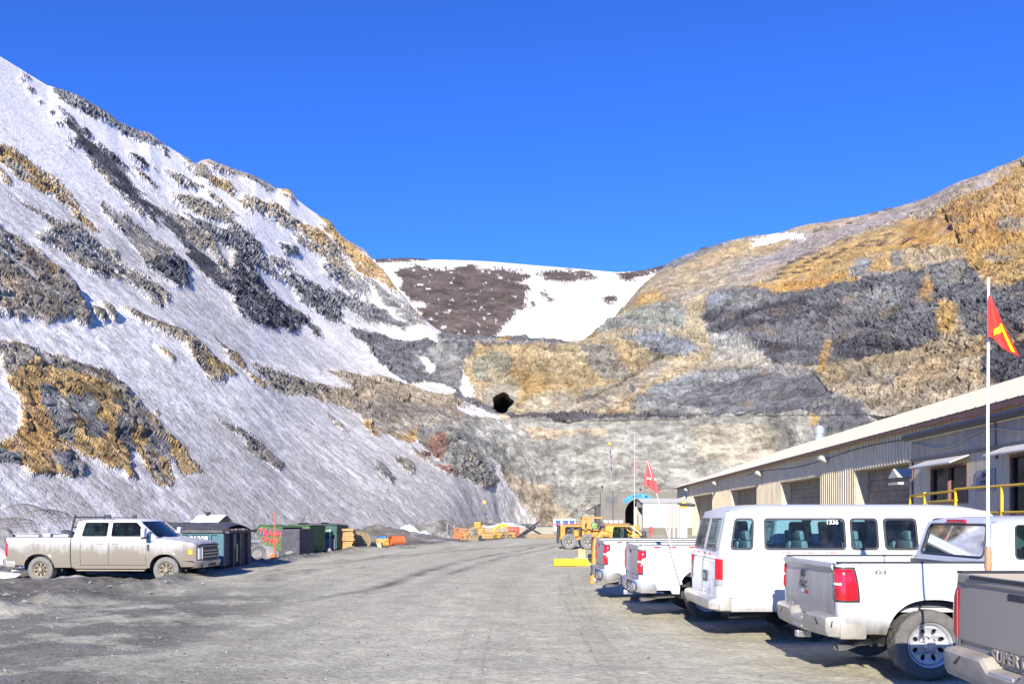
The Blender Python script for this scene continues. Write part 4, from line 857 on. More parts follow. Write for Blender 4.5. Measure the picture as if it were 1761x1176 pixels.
    for s in (-1, 1): q.box(L+.07, L+.102, s*.61-.02, s*.61+.02, .74, zhi(L)-.07, .01)
    q.build('grille_bar', bump_d, gr)
    for s in (-1, 1):
        q = MB(); q.grid(9, 5, lambda u, v: (L+.055-.30*(u**2.2), s*(.64+(W-.115-.64)*min(1, u*1.25)+.008*u), .74+(zhi(L)-.08-.74)*v)); hl = q.build('headlight', clear, T, True)
        q = MB(); q.grid(4, 4, lambda u, v: (L-.10-.12*u, s*(hw(L-.10-.12*u, 1.0)+.008), .90+.15*v)); q.build('turn_signal', amber, hl)
    q = MB(); fs = [(-.25, 0), (.10, 0), (.15, -.03), (.16, -.12), (.12, -.22), (-.1, -.25)]
    q.grid(31, len(fs), lambda u, v: (lambda y, c: (L+c[0]-.17*(abs(y)/W)**4, y*(1.0), .70+c[1]))((2*u-1)*(W-.02), fs[round(v*(len(fs)-1))])); fb = q.build('front_bumper', bump_m, T, True)
    q = MB(); q.box(L+.10, L+.163, -.28, .28, .50, .60, .02); 
    q.build('air_intake', blackp, fb)
    for s in (-1, 1): q = MB(); q.box(L+.02, L+.12, min(s*.6, s*.78), max(s*.6, s*.78), .50, .60, .02); q.build('fog_lamp', blackp, fb)
    # mirrors
    for s in (-1, 1):
        q = MB(); q.box(cwx-.30, cwx-.18, min(s*(W+.10), s*(W+.30)), max(s*(W+.10), s*(W+.30)), zb+.03, zb+.31, .035); mr_ = q.build('mirror', pm if crew else blackp, T, True)
        q = MB(); q.box(cwx-.27, cwx-.20, min(s*(W-.08), s*(W+.14)), max(s*(W-.08), s*(W+.14)), zb-.02, zb+.04, .015); q.box(cwx-.305, cwx-.17, min(s*(W+.08), s*(W+.28)), max(s*(W+.08), s*(W+.28)), zb-.04, zb+.03, .02); q.build('mirror_arm', blackp, mr_)
    T['_hw'] = 0
    del T['_hw']
    return T, hw
RX = Matrix.Rotation(math.pi/2, 4, 'X')                    # text facing -y
RB = Matrix.Rotation(-math.pi/2, 4, 'Z') @ RX              # text facing -x

# grey-white pickup nearest but one: red letters on its tailgate
T, hw = pickup('pickup_truck', 'white pickup with dusty grey tailgate and broad red tail light, nearer than the van', (3.88, 10.84, .0), 0, 'trucks and van backed out along the right side', L=5.75, bed=1.79, wr=1.10, ra=.55, pm=p_gmc, gate_m=p_gate, bump_m=mat('bumper_silver', (.40, .37, .31), .4, .35, var=.2, vs=5), style='slots')
tg = [c for c in T.children if c.name.startswith('tailgate')][0]
def onto(M, x, y, z): return Matrix.Translation((x, y, z)) @ M
text_mesh('lettering', 'GMC', .125, mat('dark_letter', (.10, .09, .09), .4, .3), tg, onto(RB, -.034, .10, 1.07), .006, bold=.004)
text_mesh('lettering', 'SIERRA', .045, bump_d, tg, onto(RB, -.032, .55, .775), .004)
q = MB(); q.box(-.045, -.030, .03, .17, 1.165, 1.255, .008); q.build('emblem', blackp, tg)
q = MB(); q.box(-.036, -.030, -.10, .06, .955, .995); q.build('red_reflector', mat('faded_red', (.30, .06, .05), .6), tg)
q = MB(); q.box(-.036, -.030, .06, .19, .955, .995); q.build('white_reflector', whitetape, tg)
bd = [c for c in T.children if c.name.startswith('load_bed')][0]
text_mesh('lettering', '4X4', .085, mat('badge_grey', (.22, .22, .23), .4, .5), bd, onto(RX, .50, -(hw(.5, 1.28)+.004), 1.285), .003, bold=.002)
for x0, x1, m in ((1.62, 1.88, whitetape), (1.88, 1.97, redtape)):
    q = MB(); q.box(x0-.30, x1-.30+(.3 if m is redtape else 0), -(hw(1.0, 1.22)+.005), -(hw(1.0, 1.22)+.001), 1.19, 1.225); q.build('reflective_strip', m, bd)

# two white pickups beyond the van
def chev(name, lab, loc, L=5.9, extra=()):
    T, hw = pickup(name, lab, loc, 0, 'trucks and van backed out along the right side', L=6.45, bed=2.5, wr=1.3, wf=5.1, pm=p_chev, gate_m=p_gate, bump_m=chrome, light='chev', bumper='chev', zrail=1.40, zb=1.41, rub=rubber, style='slots', ra=.54, p=3.2, R=.41)
    bd = [c for c in T.children if c.name.startswith('load_bed')][0]
    for x0, m in ((.28, redtape), (.42, whitetape), (.58, redtape), (.95, redtape)):
        q = MB(); q.box(x0, x0+.13, -(hw(.5, 1.38)+.006), -(hw(.5, 1.38)+.001), 1.345, 1.385); q.build('reflective_strip', m, bd)
    for x0 in (.35, .75, 1.15):
        q = MB(); q.box(x0, x0+.2, .875, .88, 1.33, 1.365); q.build('reflective_strip', redtape, bd)
    return T
chev('pickup_truck', 'white pickup with notched red tail lights right behind the van', (2.42, 16.75, 0))
chev('pickup_truck', 'white pickup farthest back in the row, half hidden behind the one next to the van', (2.12, 19.95, 0))

# mud-brown heavy pickup cut by the right edge
T, hw = pickup('pickup_truck', 'mud brown pickup tailgate with embossed letters, nearest vehicle at the right edge', (4.10, 6.70, 0), 0, 'trucks and van backed out along the right side', L=6.1, W=1.03, pm=p_sup, gate_m=p_sup, bump_m=mat('muddy_bumper', (.33, .29, .23), .8, var=.2, vs=6), light='ford', zrail=1.43, zb=1.45, ztop=2.02, R=.42)
tg = [c for c in T.children if c.name.startswith('tailgate')][0]
text_mesh('lettering', 'SUPER DUTY', .135, p_sup, tg, onto(RB, -.020, -.05, .775), .012, bold=.003)
q = MB(); q.box(-.045, -.02, -.80, .66, zrailz := 1.395, 1.43, .012); q.build('gate_step', blackp, tg)
q = MB(); q.grid(15, 2, lambda u, v: (-.034, .87-.012*v, .82+u*.46)); q.build('light_trim', mat('pale_trim', (.6, .56, .45), .5), tg)

# white crew-cab pickup parked on the left, caked in mud
gzl = gh(-12.5, 26.6)
T, hw = pickup('pickup_truck', 'muddy white crew cab pickup parked side-on in the dirt before the teal dumpster', (-15.95, 27.15, -.13), math.radians(-3.2), None, L=6.12, W=1.02, bed=2.13, crew=True, wr=1.14, wf=5.2, R=.41, ra=.50, p=2.2, zb=1.42, ztop=2.0, zrail=1.42, hood_z=1.27, pm=p_ford, gate_m=p_ford, bump_m=bump_d, rub=mat('pale_tyre', (.17, .165, .15), .9, var=.25, vs=9), rimm=alloy_dusty, style='spokes', light='ford')
fb = [c for c in T.children if c.name.startswith('front_body')][0]
text_mesh('lettering', '240', .15, mat('blue_numbers', (.06, .17, .34), .5), fb, onto(RX, 4.72, -(hw(4.7, 1.30)+.006), 1.30), .002, bold=.002)
q = MB(); q.box(4.62, 4.69, -(hw(4.6, 1.1)+.012), -(hw(4.6, 1.1)-.01), 1.0, 1.22, .01); q.build('fender_vent', blackp, fb)
q = MB()
for s in (-1, 1): q.box(2.35, 4.55, min(s*.93, s*1.06), max(s*.93, s*1.06), .38, .42, .015)
q.build('running_board', alloy_dusty, T)
q = MB()
for s in (-1, 1): q.tube([(2.05, s*.86, 1.42), (2.12, s*.86, 1.75), (2.22, s*.86, 2.14)], .028, 8)
q.tube([(2.20, -.86, 2.06), (2.20, .86, 2.06)], .024, 8); q.tube([(2.12, -.86, 1.75), (2.12, .86, 1.75)], .02, 8)
rk = q.build('headache_rack', blackp, T, True)
q = MB()
for s in (-1, 1): q.tube([(2.2, s*.80, 2.05), (3.25, s*.80, 2.05)], .018, 6); q.box(3.20, 3.32, s*.8-.04, s*.8+.04, 2.02, 2.14, .01)
q.build('rack_arm', blackp, rk)
q = MB(); q.box(.25, 1.0, -.86, -.80, 1.43, 1.49, .01); q.box(1.15, 1.4, -.88, -.70, 1.43, 1.53, .01); q.box(1.5, 2.0, -.9, -.5, 1.42, 1.50, .02); q.tube([(.15, -.88, 1.45), (.15, -.88, 1.53), (1.6, -.88, 1.56), (2.0, -.88, 1.50)], .013, 6); q.build('bed_rail_bar', alloy, T)
def cargo(name, lab, x, y, z, mb, m):
    M = T.matrix_basis.copy(); o = mb.build(name, m, None, True); o.location = Matrix.Translation(Vector((-15.95, 27.15, -.13))) @ Matrix.Rotation(math.radians(-3.2), 4, 'Z') @ Vector((x, y, z)); return tag(o, lab, 'gear')
q = MB(); q.box(-.25, .25, -.2, .2, 0, .62, .05); q.xf = Matrix.Rotation(.3, 4, 'Y'); q.box(-.2, .15, -.18, .18, .45, .75, .06); cargo('tool_bag', 'dark bundled gear heaped in the bed of the muddy crew cab pickup', 1.35, -.1, .89, q, mat('dark_canvas', (.05, .055, .07), .9))
q = MB(); q.box(-.7, .7, -.25, .25, 0, .5, .04); cargo('tool_box', 'grey tool box riding in the bed of the muddy crew cab pickup', .75, .35, .89, q, mat('grey_box', (.2, .2, .22), .6))

# ------------------------------------------------------------ passenger van
def van(loc):
    T = thing('passenger_van', 'white passenger van with rows of dark side windows between the pickups', 'van', loc, 0, 'trucks and van backed out along the right side')
    L, W, zr, zs, zt = 6.1, 1.0, .44, 2.04, 2.15; wr, wf, R, ra, p = 1.55, 5.05, .39, .47, 2.4; zm = 1.02
    A = [arch_fn(wr, R, ra, p), arch_fn(wf, R, ra, p)]
    def zlo(x):
        for a in A:
            v = a(x)
            if v is not None and v > zr: return v
        return zr
    cwx = L-.95
    def zhi(x):
        if x < 4.35: return zs
        if x < 5.15: return zs-(x-4.35)/.8*(zs-1.30)
        return 1.30-.22*((x-5.15)/(L-5.15))**1.6
    def lean(z): return .20*max(0, (z-1.12)/(zs-1.12))**1.1
    def hw(x, z):
        y = W-.05*max(0, (zm-z)/(zm-zr))**2-.13*max(0, (z-zm)/(zs-zm))**1.6-.05*max(0, (z-1.92)/.12)**2
        rr = .12
        if x < rr: y -= rr-math.sqrt(max(0, rr*rr-(rr-x)**2))
        if x > L-.6: y -= .18*((x-L+.6)/.6)**2
        for xw_ in (wr, wf):
            d = ((abs(x-xw_)/ra)**p+(abs(z-R)/ra)**p)**(1/p)*ra-ra; y += .02*math.exp(-(d/.04)**2)
        return y
    # side windows: (x0, x1, lean of front edge)
    z0, z1 = 1.42, 1.93; wins = [(.15, .55), (.74, 2.05), (2.12, 2.57), (2.66, 3.20), (3.45, 4.20)]
    xs = set([0, .004, .012, .03, .06, .09, .12]); k = .15
    while k < L: xs.add(round(k, 4)); k += .05
    xs.add(L)
    for c in (wr, wf):
        for q in (-ra, -ra*.99, -ra*.95, ra*.95, ra*.99, ra): xs.add(c+q)
    ins = .025
    for a, b_ in wins: xs |= {a+ins, b_-ins}
    xs = sorted(xs); zz = [0, .1, .2, .35, .5, .62, .75, .9, 1.0]
    def zrow(x, j):
        lo, hi = zlo(x), zhi(x)
        rows = [lo+(1.12-lo)*t for t in (0, .12, .25, .4, .55, .7, .85, 1.0)] if hi > 1.13 and lo < 1.12 else [lo+(hi-lo)*.5*t for t in (0, .14, .28, .42, .56, .7, .85, 1.0)]
        top = max(hi, rows[-1]); r2 = [rows[-1]+(min(z, top)-rows[-1]) for z in (z0+ins, 1.55, 1.68, 1.8, z1-ins)]; r3 = [min(top, z) for z in (1.95, 1.98, 2.01)]+[top]
        return (rows+r2+r3)[j]
    nz = 17
    mb = MB(); n = len(xs)
    def skip(i, j):
        xm = (xs[i]+xs[i+1])/2
        return 8 <= j <= 11 and any(a+ins-.001 < xm < b_-ins+.001 for a, b_ in wins[:4])
    shear = lambda x, z: x+(.20*max(0, (z-1.1)/(zs-1.1))**1.2*max(0, 1-x/.8))
    for s in (-1, 1):
        mb.grid(n, nz, lambda u, v: (lambda x, z: (shear(x, z), s*hw(x, z), z))(xs[round(u*(n-1))], zrow(xs[round(u*(n-1))], round(v*(nz-1)))), skip)
    # rear face with two window openings, roof, nose
    rzs = [zr+.1, .7, .95, 1.2, 1.44, 1.7, 1.90, 1.97, 2.04]; rys = [-1, -.93, -.86, -.6, -.3, -.06, .06, .3, .6, .86, .93, 1]
    def rface(u, v):
        z = rzs[round(v*8)]; y = rys[round(u*11)]*(hw(0, z)); return (.20*max(0, (z-1.1)/(zs-1.1))**1.2-.02*(1-rys[round(u*11)]**2), y, z)
    mb.grid(12, 9, rface, lambda i, j: 4 <= j <= 5 and (2 <= i <= 4 or 6 <= i <= 8))
    def roof(u, v):
        x = .20+(4.42-.20)*u; s = 2*v-1; y = s*hw(2, zs); e = (1-abs(s)**4)*(1-abs(2*u-1)**10); return (x+.0, y, zs+.115*e)
    mb.grid(41, 25, roof)
    mb.grid(15, 17, lambda u, v: (lambda x: (x, (2*v-1)*hw(x, zhi(x)), zhi(x)+.04*(1-(2*v-1)**2)))(5.12+(L-5.12)*u)); mb.grid(9, 5, lambda u, v: (L+.05*(1-(2*u-1)**2), (2*u-1)*hw(L, .8), zr+(1.08-zr)*v))
    body = mb.build('body', p_van, T, True, sharp=38)
    g = MB(); g.grid(13, 5, lambda u, v: (lambda z: (5.15-(z-1.30)/(zs-1.30)*.8+.12*(1-(2*u-1)**2), (2*u-1)*(hw(4.5, z)-.03), z))(1.31+(zs-1.31)*v)); g.build('windshield', glass_v, T, True)
    for i, (a, b_) in enumerate(wins):
        for s in (-1, 1):
            sk = .0 if i < 3 else -.03; rb = rrect(a, b_, z0, z1, .07, 4, sk)
            if i == 4: rb = [(x-.0 if x < 4.0 else x-(z-z0)*.9+.2, z) for x, z in rb]
            g = MB(); g.panel(rb, [], lambda u, v: (shear(u, v), s*(hw(u, v)+.001), v)); wo = g.build('window', glass_v, T)
            f = MB(); ring = MB(); inner = [((x-(a+b_)/2)*(1-.07/(b_-a))+(a+b_)/2, (z-1.675)*.86+1.675) for x, z in rb]
            f.panel(rb, [inner], lambda u, v: (shear(u, v), s*(hw(u, v)+.004), v), .006, (0, s, 0)); f.build('window_frame', blackp, wo)
    for s in (-1, 1):
        rb = [(s*y, z) for y, z in rrect(.05, .80, 1.42, 1.92, .06, 4)]
        fx = lambda u, v: (.20*max(0, (v-1.1)/(zs-1.1))**1.2-.026, u*(1-.12*(v-1.4)), v)
        g = MB(); g.panel(rb, [], fx); wo = g.build('rear_window', glass_d, T)
        f = MB(); loop = [Vector(fx(u, v)) for u, v in rb]; f.tube(loop+[loop[0], loop[1]], .012, 5, False); f.build('window_frame', mat('grey_rubber', (.25, .25, .25), .7), wo)
        q = MB()
        for k in range(2): q.box(-.028, -.02, s*(.25+.32*k)-.055, s*(.25+.32*k)+.055, 1.33, 1.36)
        q.build('reflective_strip', mat('faded_red2', (.48, .12, .10), .6), T)
        q = MB(); q.grid(9, 8, lambda u, v: (lambda t, z: (-.012+(.12-.12*math.cos(t))*1.0-.008, s*(W-.12+.13*math.sin(t)-.012*max(0, (zm-z))), z))(-.35+u*1.75, .86+.42*v)); tl = q.build('tail_light', redlens, T, True)
        q = MB(); q.grid(9, 3, lambda u, v: (lambda t, z: (-.012+(.12-.12*math.cos(t))-.010, s*(W-.12+.133*math.sin(t)-.012*max(0, (zm-z))), z))(-.33+u*1.7, .86+.09*v)); q.build('reversing_lamp', mat('smoky_lens', (.32, .30, .29), .3), tl, True)
    q = MB(); q.box(-.035, -.015, -.36, -.10, .88, 1.06, .01); lp = q.build('plate_recess', blackp, T); q = MB(); q.box(-.04, -.034, -.30, -.14, .92, 1.02); q.build('licence_plate', mat('plate_grey', (.22, .27, .30), .5), lp)
    g = MB(); g.tube([(.20*max(0, (z-1.1)/(zs-1.1))**1.2-.024, 0, z) for z in np.linspace(.55, 1.95, 12)], .007, 4); g.tube([(-.022, -.9, 1.27), (-.024, 0, 1.27), (-.022, .9, 1.27)], .006, 4)
    for s in (-1, 1):
        for x in (.65, 2.085, 3.32): g.tube([(x, s*(hw(x, z)+.001), z) for z in (np.linspace(1.13, 1.97, 9) if x < 1 else np.linspace(.6, 1.95, 12))] if x > 1 else [(shear(x, 1.19), s*(hw(x, 1.19)+.001), 1.19)]*2, .005, 4)
        g.tube([(x, s*(hw(x, 1.28)+.0015), 1.28) for x in np.linspace(.14, 4.6, 24)], .005, 4)
        g.tube([(x, s*(hw(x, 2.0)+.006), 2.0) for x in np.linspace(.25, 4.4, 24)], .008, 4)
    g.build('door_gap', mat('soft_gap', (.25, .25, .25), .9, var=0), T)
    q = MB(); sec = [(.06, 0), (-.08, 0), (-.13, -.03), (-.14, -.10), (-.12, -.18), (-.05, -.205), (.06, -.205)]
    q.grid(41, 7, lambda u, v: (lambda y, c: (c[0]+.0-.03*(1-(y/W)**2)+.18*max(0, (abs(y)/W-.9)/.1)**1.5, y, .665+c[1]))((2*u-1)*(W+.02), sec[round(v*6)]))
    for s in (-1, 1): q.box(.02, .22, min(s*(W-.06), s*(W+.02)), max(s*(W-.06), s*(W+.02)), .46, .665, .03)
    q.build('rear_bumper', mat('worn_chrome', (.62, .58, .50), .35, .6, var=.3, vs=5), T, True, sharp=35)
    q = MB(); q.box(-.03, .0, -.12, .10, .60, .74, .01); q.tube([(-.03, -.62, .62), (-.045, -.62, .8), (-.03, -.60, .95)], .012, 6); q.build('door_latch', chrome, T)
    q = MB(); q.box(.1, L-.2, -W+.15, W-.15, .42, .5); q.tube([(wr, -.8, R), (wr, .8, R)], .06); q.tube([(.9, -.62, .38), (.25, -.70, .34)], .04, 10); q.build('chassis', under, T)
    for xw_ in (wr, wf):
        for s in (-1, 1): wheel(T, xw_, s*(W-.05), R, R, .24, 'five', s, rubber, alloy)
        q = MB()
        for s in (-1, 1): q.box(xw_-ra, xw_+ra, min(s*(W-.36), s*(W-.38)), max(s*(W-.36), s*(W-.38)), .3, .95)
        q.build('wheel_arch', under, T)
    q = MB(); q.box(.1, L-.9, -.9, .9, .68, .72); q.build('cabin_floor', seatd, T)
    for k in range(5):
        for y in ((-.55, .05) if k < 4 else (-.5, .5)):
            q = MB(); x = .65+k*.88; wd = .82 if k < 4 and y < 0 else .42; q.box(x, x+.4, y-.2, y-.2+wd*.6, 1.0, 1.12, .04)
            q.xf = Matrix.Translation((x, y, 1.05)) @ Matrix.Rotation(-.15, 4, 'Y'); q.box(-.06, .06, -.2, -.2+wd*.6, 0, .52, .05); q.box(-.04, .04, -.14, -.2+wd*.55, .52, .68, .04); q.build('seat', mat('pale_vinyl', (.38, .42, .44), .7), T, True)
    ti = [c for c in T.children if c.name.startswith('window')]
    text_mesh('fleet_number', '1336', .10, white_txt, T, onto(RX, 1.84, -(hw(2.0, 1.86)+.012), 1.86) , .002, bold=.002)
    for k in range(3): text_mesh('fleet_label', 'EXTEND', .045, redtape, T, onto(RX, 1.10+.35*k, -(hw(1.5, 1.38)+.004), 1.375), .001, bold=.001)
    return T
van((3.26, 14.12, 0))
# ------------------------------------------------------------ metal workshop along the right side
def siding_mat(name, col, freq, dark=.55):
    """boards: thin dark joints along local y, grain running up"""
    m, nt, p = newmat(name); tc = nd(nt, 'TexCoord'); sp = nd(nt, 'SeparateXYZ'); nt.links.new(tc.outputs['Object'], sp.inputs[0])
    mp = nd(nt, 'Mapping'); mp.inputs['Scale'].default_value = (6, 6, .5); nt.links.new(tc.outputs['Object'], mp.inputs[0])
    f = noise(nt, 1.6, 6, .7, mp.outputs[0]); c = ramp(nt, f, [(.25, tuple(x*.72 for x in col)), (.7, tuple(x*1.2 for x in col))])
    mt = nd(nt, 'Math', operation='MULTIPLY'); nt.links.new(sp.outputs['Y'], mt.inputs[0]); mt.inputs[1].default_value = freq
    fr = nd(nt, 'Math', operation='FRACT'); nt.links.new(mt.outputs[0], fr.inputs[0]); j = ramp(nt, fr.outputs[0], [(.0, (dark,)*3), (.06, (1, 1, 1))])
    nt.links.new(mixc(nt, 1.0, c, j, 'MULTIPLY'), p.inputs['Base Color']); p.inputs['Roughness'].default_value = .85
    nt.links.new(bump(nt, f, .004), p.inputs['Normal']); return m
m_wall = mat('tan_sheet_metal', (.60, .50, .335), .55, .0, var=.16, vs=1.2); m_roof = mat('cream_roof_metal', (.37, .345, .28), .5, var=.08, vs=.7)
m_trim = mat('dark_red_trim', (.17, .085, .07), .7, var=.2); m_door = mat('grimy_door', (.20, .17, .13), .7, var=.3, vs=1.5); m_jamb = mat('jamb_board', (.52, .43, .30), .8, var=.2)
m_ply = siding_mat('weathered_plywood', (.56, .475, .335), 1.6); m_ply2 = siding_mat('grey_batten_board', (.42, .355, .26), 3.2)
SL = .0663; RZB = -math.atan(SL); KB = math.sqrt(1+SL*SL)
Y0 = 11.0
S = thing('workshop', 'long tan corrugated metal workshop with four roll-up bay doors and low cream roof', 'workshop', (13.1+SL*Y0, Y0, 0), RZB)
ly = lambda Y: (Y-Y0)*KB
def corr(mb, y0, y1, z0, z1, x=0, per=.32, dep=.045):
    ys = []; y = y0
    while y < y1: ys += [(y, 0), (y+per*.55, 0), (y+per*.62, -dep), (y+per*.92, -dep)]; y += per
    ys = [(a, d) for a, d in ys if a < y1]+[(y1, 0)]
    vs = []
    for a, d in ys: vs += [(x+d, a, z0), (x+d, a, z1)]
    mb.put(vs, [(2*i, 2*i+2, 2*i+3, 2*i+1) for i in range(len(ys)-1)])
doors = [(31.6, 37.7), (42.7, 50.7), (57.1, 66.2), (74.6, 85.6)]; EV = 5.4; DH = 4.05; END = 98.3
w_ = MB(); y = ly(12)
for a, b_ in doors:
    corr(w_, y, ly(a), 0, EV); corr(w_, ly(a), ly(b_), DH, EV); y = ly(b_)
corr(w_, y, ly(END), 0, EV)
w_.put([(0, ly(END), 0), (24, ly(END), 0), (24, ly(END), EV), (12, ly(END), 9.55), (0, ly(END), EV)], [(0, 1, 2, 3, 4)]); w_.put([(0, ly(12), 0), (24, ly(12), 0), (24, ly(12), EV), (12, ly(12), 9.55), (0, ly(12), EV)], [(0, 1, 2, 3, 4)])
w_.box(23.9, 24, ly(12)+.01, ly(END)-.01, 0, EV)
w_.build('wall', m_wall, S)
r_ = MB(); rs = (9.6-EV)/12.0; k = ly(12)-.4
r_.put([(-.32, k, EV-.32*rs+.06), (12, k, 9.66), (24.3, k, EV-.3*rs+.06), (-.32, ly(END)+.4, EV-.32*rs+.06), (12, ly(END)+.4, 9.66), (24.3, ly(END)+.4, EV-.3*rs+.06)], [(0, 1, 4, 3), (1, 2, 5, 4)])
r_.put([(-.32, k, EV-.32*rs), (12, k, 9.6), (24.3, k, EV-.3*rs), (-.32, ly(END)+.4, EV-.32*rs), (12, ly(END)+.4, 9.6), (24.3, ly(END)+.4, EV-.3*rs)], [(0, 3, 4, 1), (1, 4, 5, 2)])
yy_ = k+.2
while yy_ < ly(END)+.4:
    r_.put([(-.34, yy_, EV-.34*rs+.065), (-.34, yy_+.07, EV-.34*rs+.065), (12, yy_+.07, 9.665), (12, yy_, 9.665), (-.34, yy_, EV-.34*rs+.10), (-.34, yy_+.07, EV-.34*rs+.10), (12, yy_+.07, 9.70), (12, yy_, 9.70)], [(4, 5, 6, 7), (0, 4, 7, 3), (1, 2, 6, 5), (0, 1, 5, 4)]); yy_ += .61
r_.build('roof', m_roof, S)
f_ = MB()
yy_ = ly(14)
while yy_ < ly(END):
    dz = .03*math.sin(yy_*2.1)+.02*math.sin(yy_*5.7); L_ = min(1.2, ly(END)+.4-yy_); f_.box(-.345, -.30, yy_, yy_+L_-.01, EV-.21+dz*.6-(.08 if yy_ < ly(26.4) else 0), EV-.085+.0); yy_ += L_
f_.build('eave_trim', m_trim, S)
for a, b_ in doors:
    y0, y1 = ly(a), ly(b_); q = MB()
    q.box(0.02, .62, y0-.01, y0+.09, 0, DH); q.box(0.02, .62, y1-.09, y1+.01, 0, DH); q.box(.02, .62, y0, y1, DH-.02, DH+.08)
    q.box(-.03, .02, y0-.16, y0+.01, 0, DH+.1); q.box(-.03, .02, y1-.01, y1+.16, 0, DH+.1); q.box(-.032, .02, y0-.16, y1+.16, DH-.03, DH+.06)
    fr_ = q.build('door_frame', m_jamb, S); q = MB(); n = 8; hh = DH/n
    for i in range(n): q.box(.56, .60, y0+.09, y1-.09, i*hh+.012, (i+1)*hh-.012); q.box(.545, .56, y0+.09, y1-.09, i*hh+hh*.45, i*hh+hh*.5)
    q.box(.60, .62, y0+.09, y1-.09, 0, DH-.02); q.build('bay_door', m_door, S)
for Y in (41.5, 55.4, 71.8, 89):
    q = MB(); q.xf = Matrix.Translation((-.22, ly(Y), 4.78)) @ Matrix.Rotation(.55, 4, 'Y'); q.box(-.30, .16, -.24, .24, -.10, .10, .04); lm = q.build('wall_light', mat('beige_lamp_housing', (.52, .47, .38), .6), S)
    q = MB(); q.xf = Matrix.Translation((-.22, ly(Y), 4.78)) @ Matrix.Rotation(.55, 4, 'Y'); q.box(-.31, -.12, -.21, .21, -.115, -.09); q.build('lamp_glass', mat('grey_lamp_glass', (.3, .3, .3), .3), lm)
q = MB(); q.tube([(-.05, ly(y), 5.0-.25*math.sin((y-36)/6.5)**2) for y in np.linspace(32, 60, 40)], .018, 5); q.build('cable', seam_m, S)
q = MB(); q.lathe([(.42, 0), (.42, .8), (.52, .85), (.52, 1.45), (.40, 1.5), (.40, 1.62), (.001, 1.66)], 20, (12.2, ly(84), 9.4), 'z'); q.build('roof_vent', mat('galvanised', (.62, .64, .68), .35, .6), S, True)
q = MB(); q.box(11.7, 12.7, ly(84)-.5, ly(84)+.5, 9.2, 9.75); q.build('vent_base', mat('blue_grey_flashing', (.32, .38, .42), .5), S)
# entry canopy and stair braces at the far end
q = MB(); c0 = ly(92)
for s in (0, 1): q.put([(-3.1, c0-1.7+s*1.7, 1.75), (0, c0-1.7+s*1.7, 1.75), (0, c0-.85, 2.45), (-3.1, c0-.85, 2.45)], [(0, 1, 2, 3)])
q.box(-3.12, -3.08, c0-1.7, c0, 1.35, 1.75); q.box(-3.1, 0, c0-1.72, c0-1.68, 1.40, 1.76); q.build('entry_canopy', m_roof, S)
q = MB()
for dy in (0, -1.7): q.tube([(-2.6, c0+dy, 2.1), (-.05, c0+dy, 4.2)], .05, 6)
q.tube([(-3.0, c0-1.6, 1.4), (-3.0, c0-1.6, 0)], .06, 6); q.build('canopy_brace', mat('pale_post', (.6, .57, .5), .6), S)
# gabled hood by the fourth door
q = MB(); c0 = ly(29.9)
q.put([(-1.3, c0-.45, 3.35), (-1.3, c0, 3.68), (-1.3, c0+.45, 3.35), (.0, c0-.45, 3.35), (.0, c0, 3.68), (.0, c0+.45, 3.35)], [(0, 1, 4, 3), (1, 2, 5, 4), (0, 2, 1)])
q.box(-1.3, 0, c0-.45, c0+.45, 3.1, 3.18); q.build('door_hood', mat('hood_sheet', (.5, .48, .44), .6), S)
# ---- office lean-to
A_ = thing('office', 'weathered plywood office lean-to with awnings and black pipe along its eave', 'office', (11.9+SL*Y0, Y0, 0), RZB)
wins_ = [(24.65, 27.0, 2.42, 3.47), (18.6, 22.15, 2.05, 3.52)]
y0, y1 = ly(13), ly(28.5)
q = MB(); q.panel([(y0, 0), (y1, 0), (y1, 3.85), (y0, 3.85)], [[(ly(a), c), (ly(b_), c), (ly(b_), d), (ly(a), d)] for a, b_, c, d in wins_], lambda u, v: (0, u, v), .1, (1, 0, 0)); q.box(.0, 1.15, y1-.1, y1, 0, 3.85); q.box(.05, 1.2, y0, y1-.12, 3.7, 3.8); q.build('wall', m_ply, A_)
q = MB(); q.box(-.04, 1.15, y0, y1+.02, 3.86, 4.62); q.build('parapet', m_ply2, A_)
q = MB(); q.box(-.07, -.0, y0, y1+.02, 3.82, 3.90); q.build('trim_strip', mat('brown_strip', (.26, .2, .14), .8), A_)
q = MB(); q.tube([(-.20, y0, 4.66), (-.20, y1+.15, 4.66)], .12, 12); q.build('eave_pipe', mat('black_pipe', (.035, .035, .045), .5), A_, True)
q = MB(); q.tube([(-.10, ly(y), 4.40-.30*math.sin((y-28.5)/5.2*math.pi)**2) for y in np.linspace(28.4, 18, 40)], .022, 5); q.build('cable', mat('pale_cable', (.4, .37, .33), .6), A_)
q = MB(); q.box(-.03, .03, y1-.0, y1+.06, 0, 4.5); q.box(-.05, 0, ly(22.95), ly(22.87), 3.55, 4.62); q.build('corner_trim', m_trim, A_)
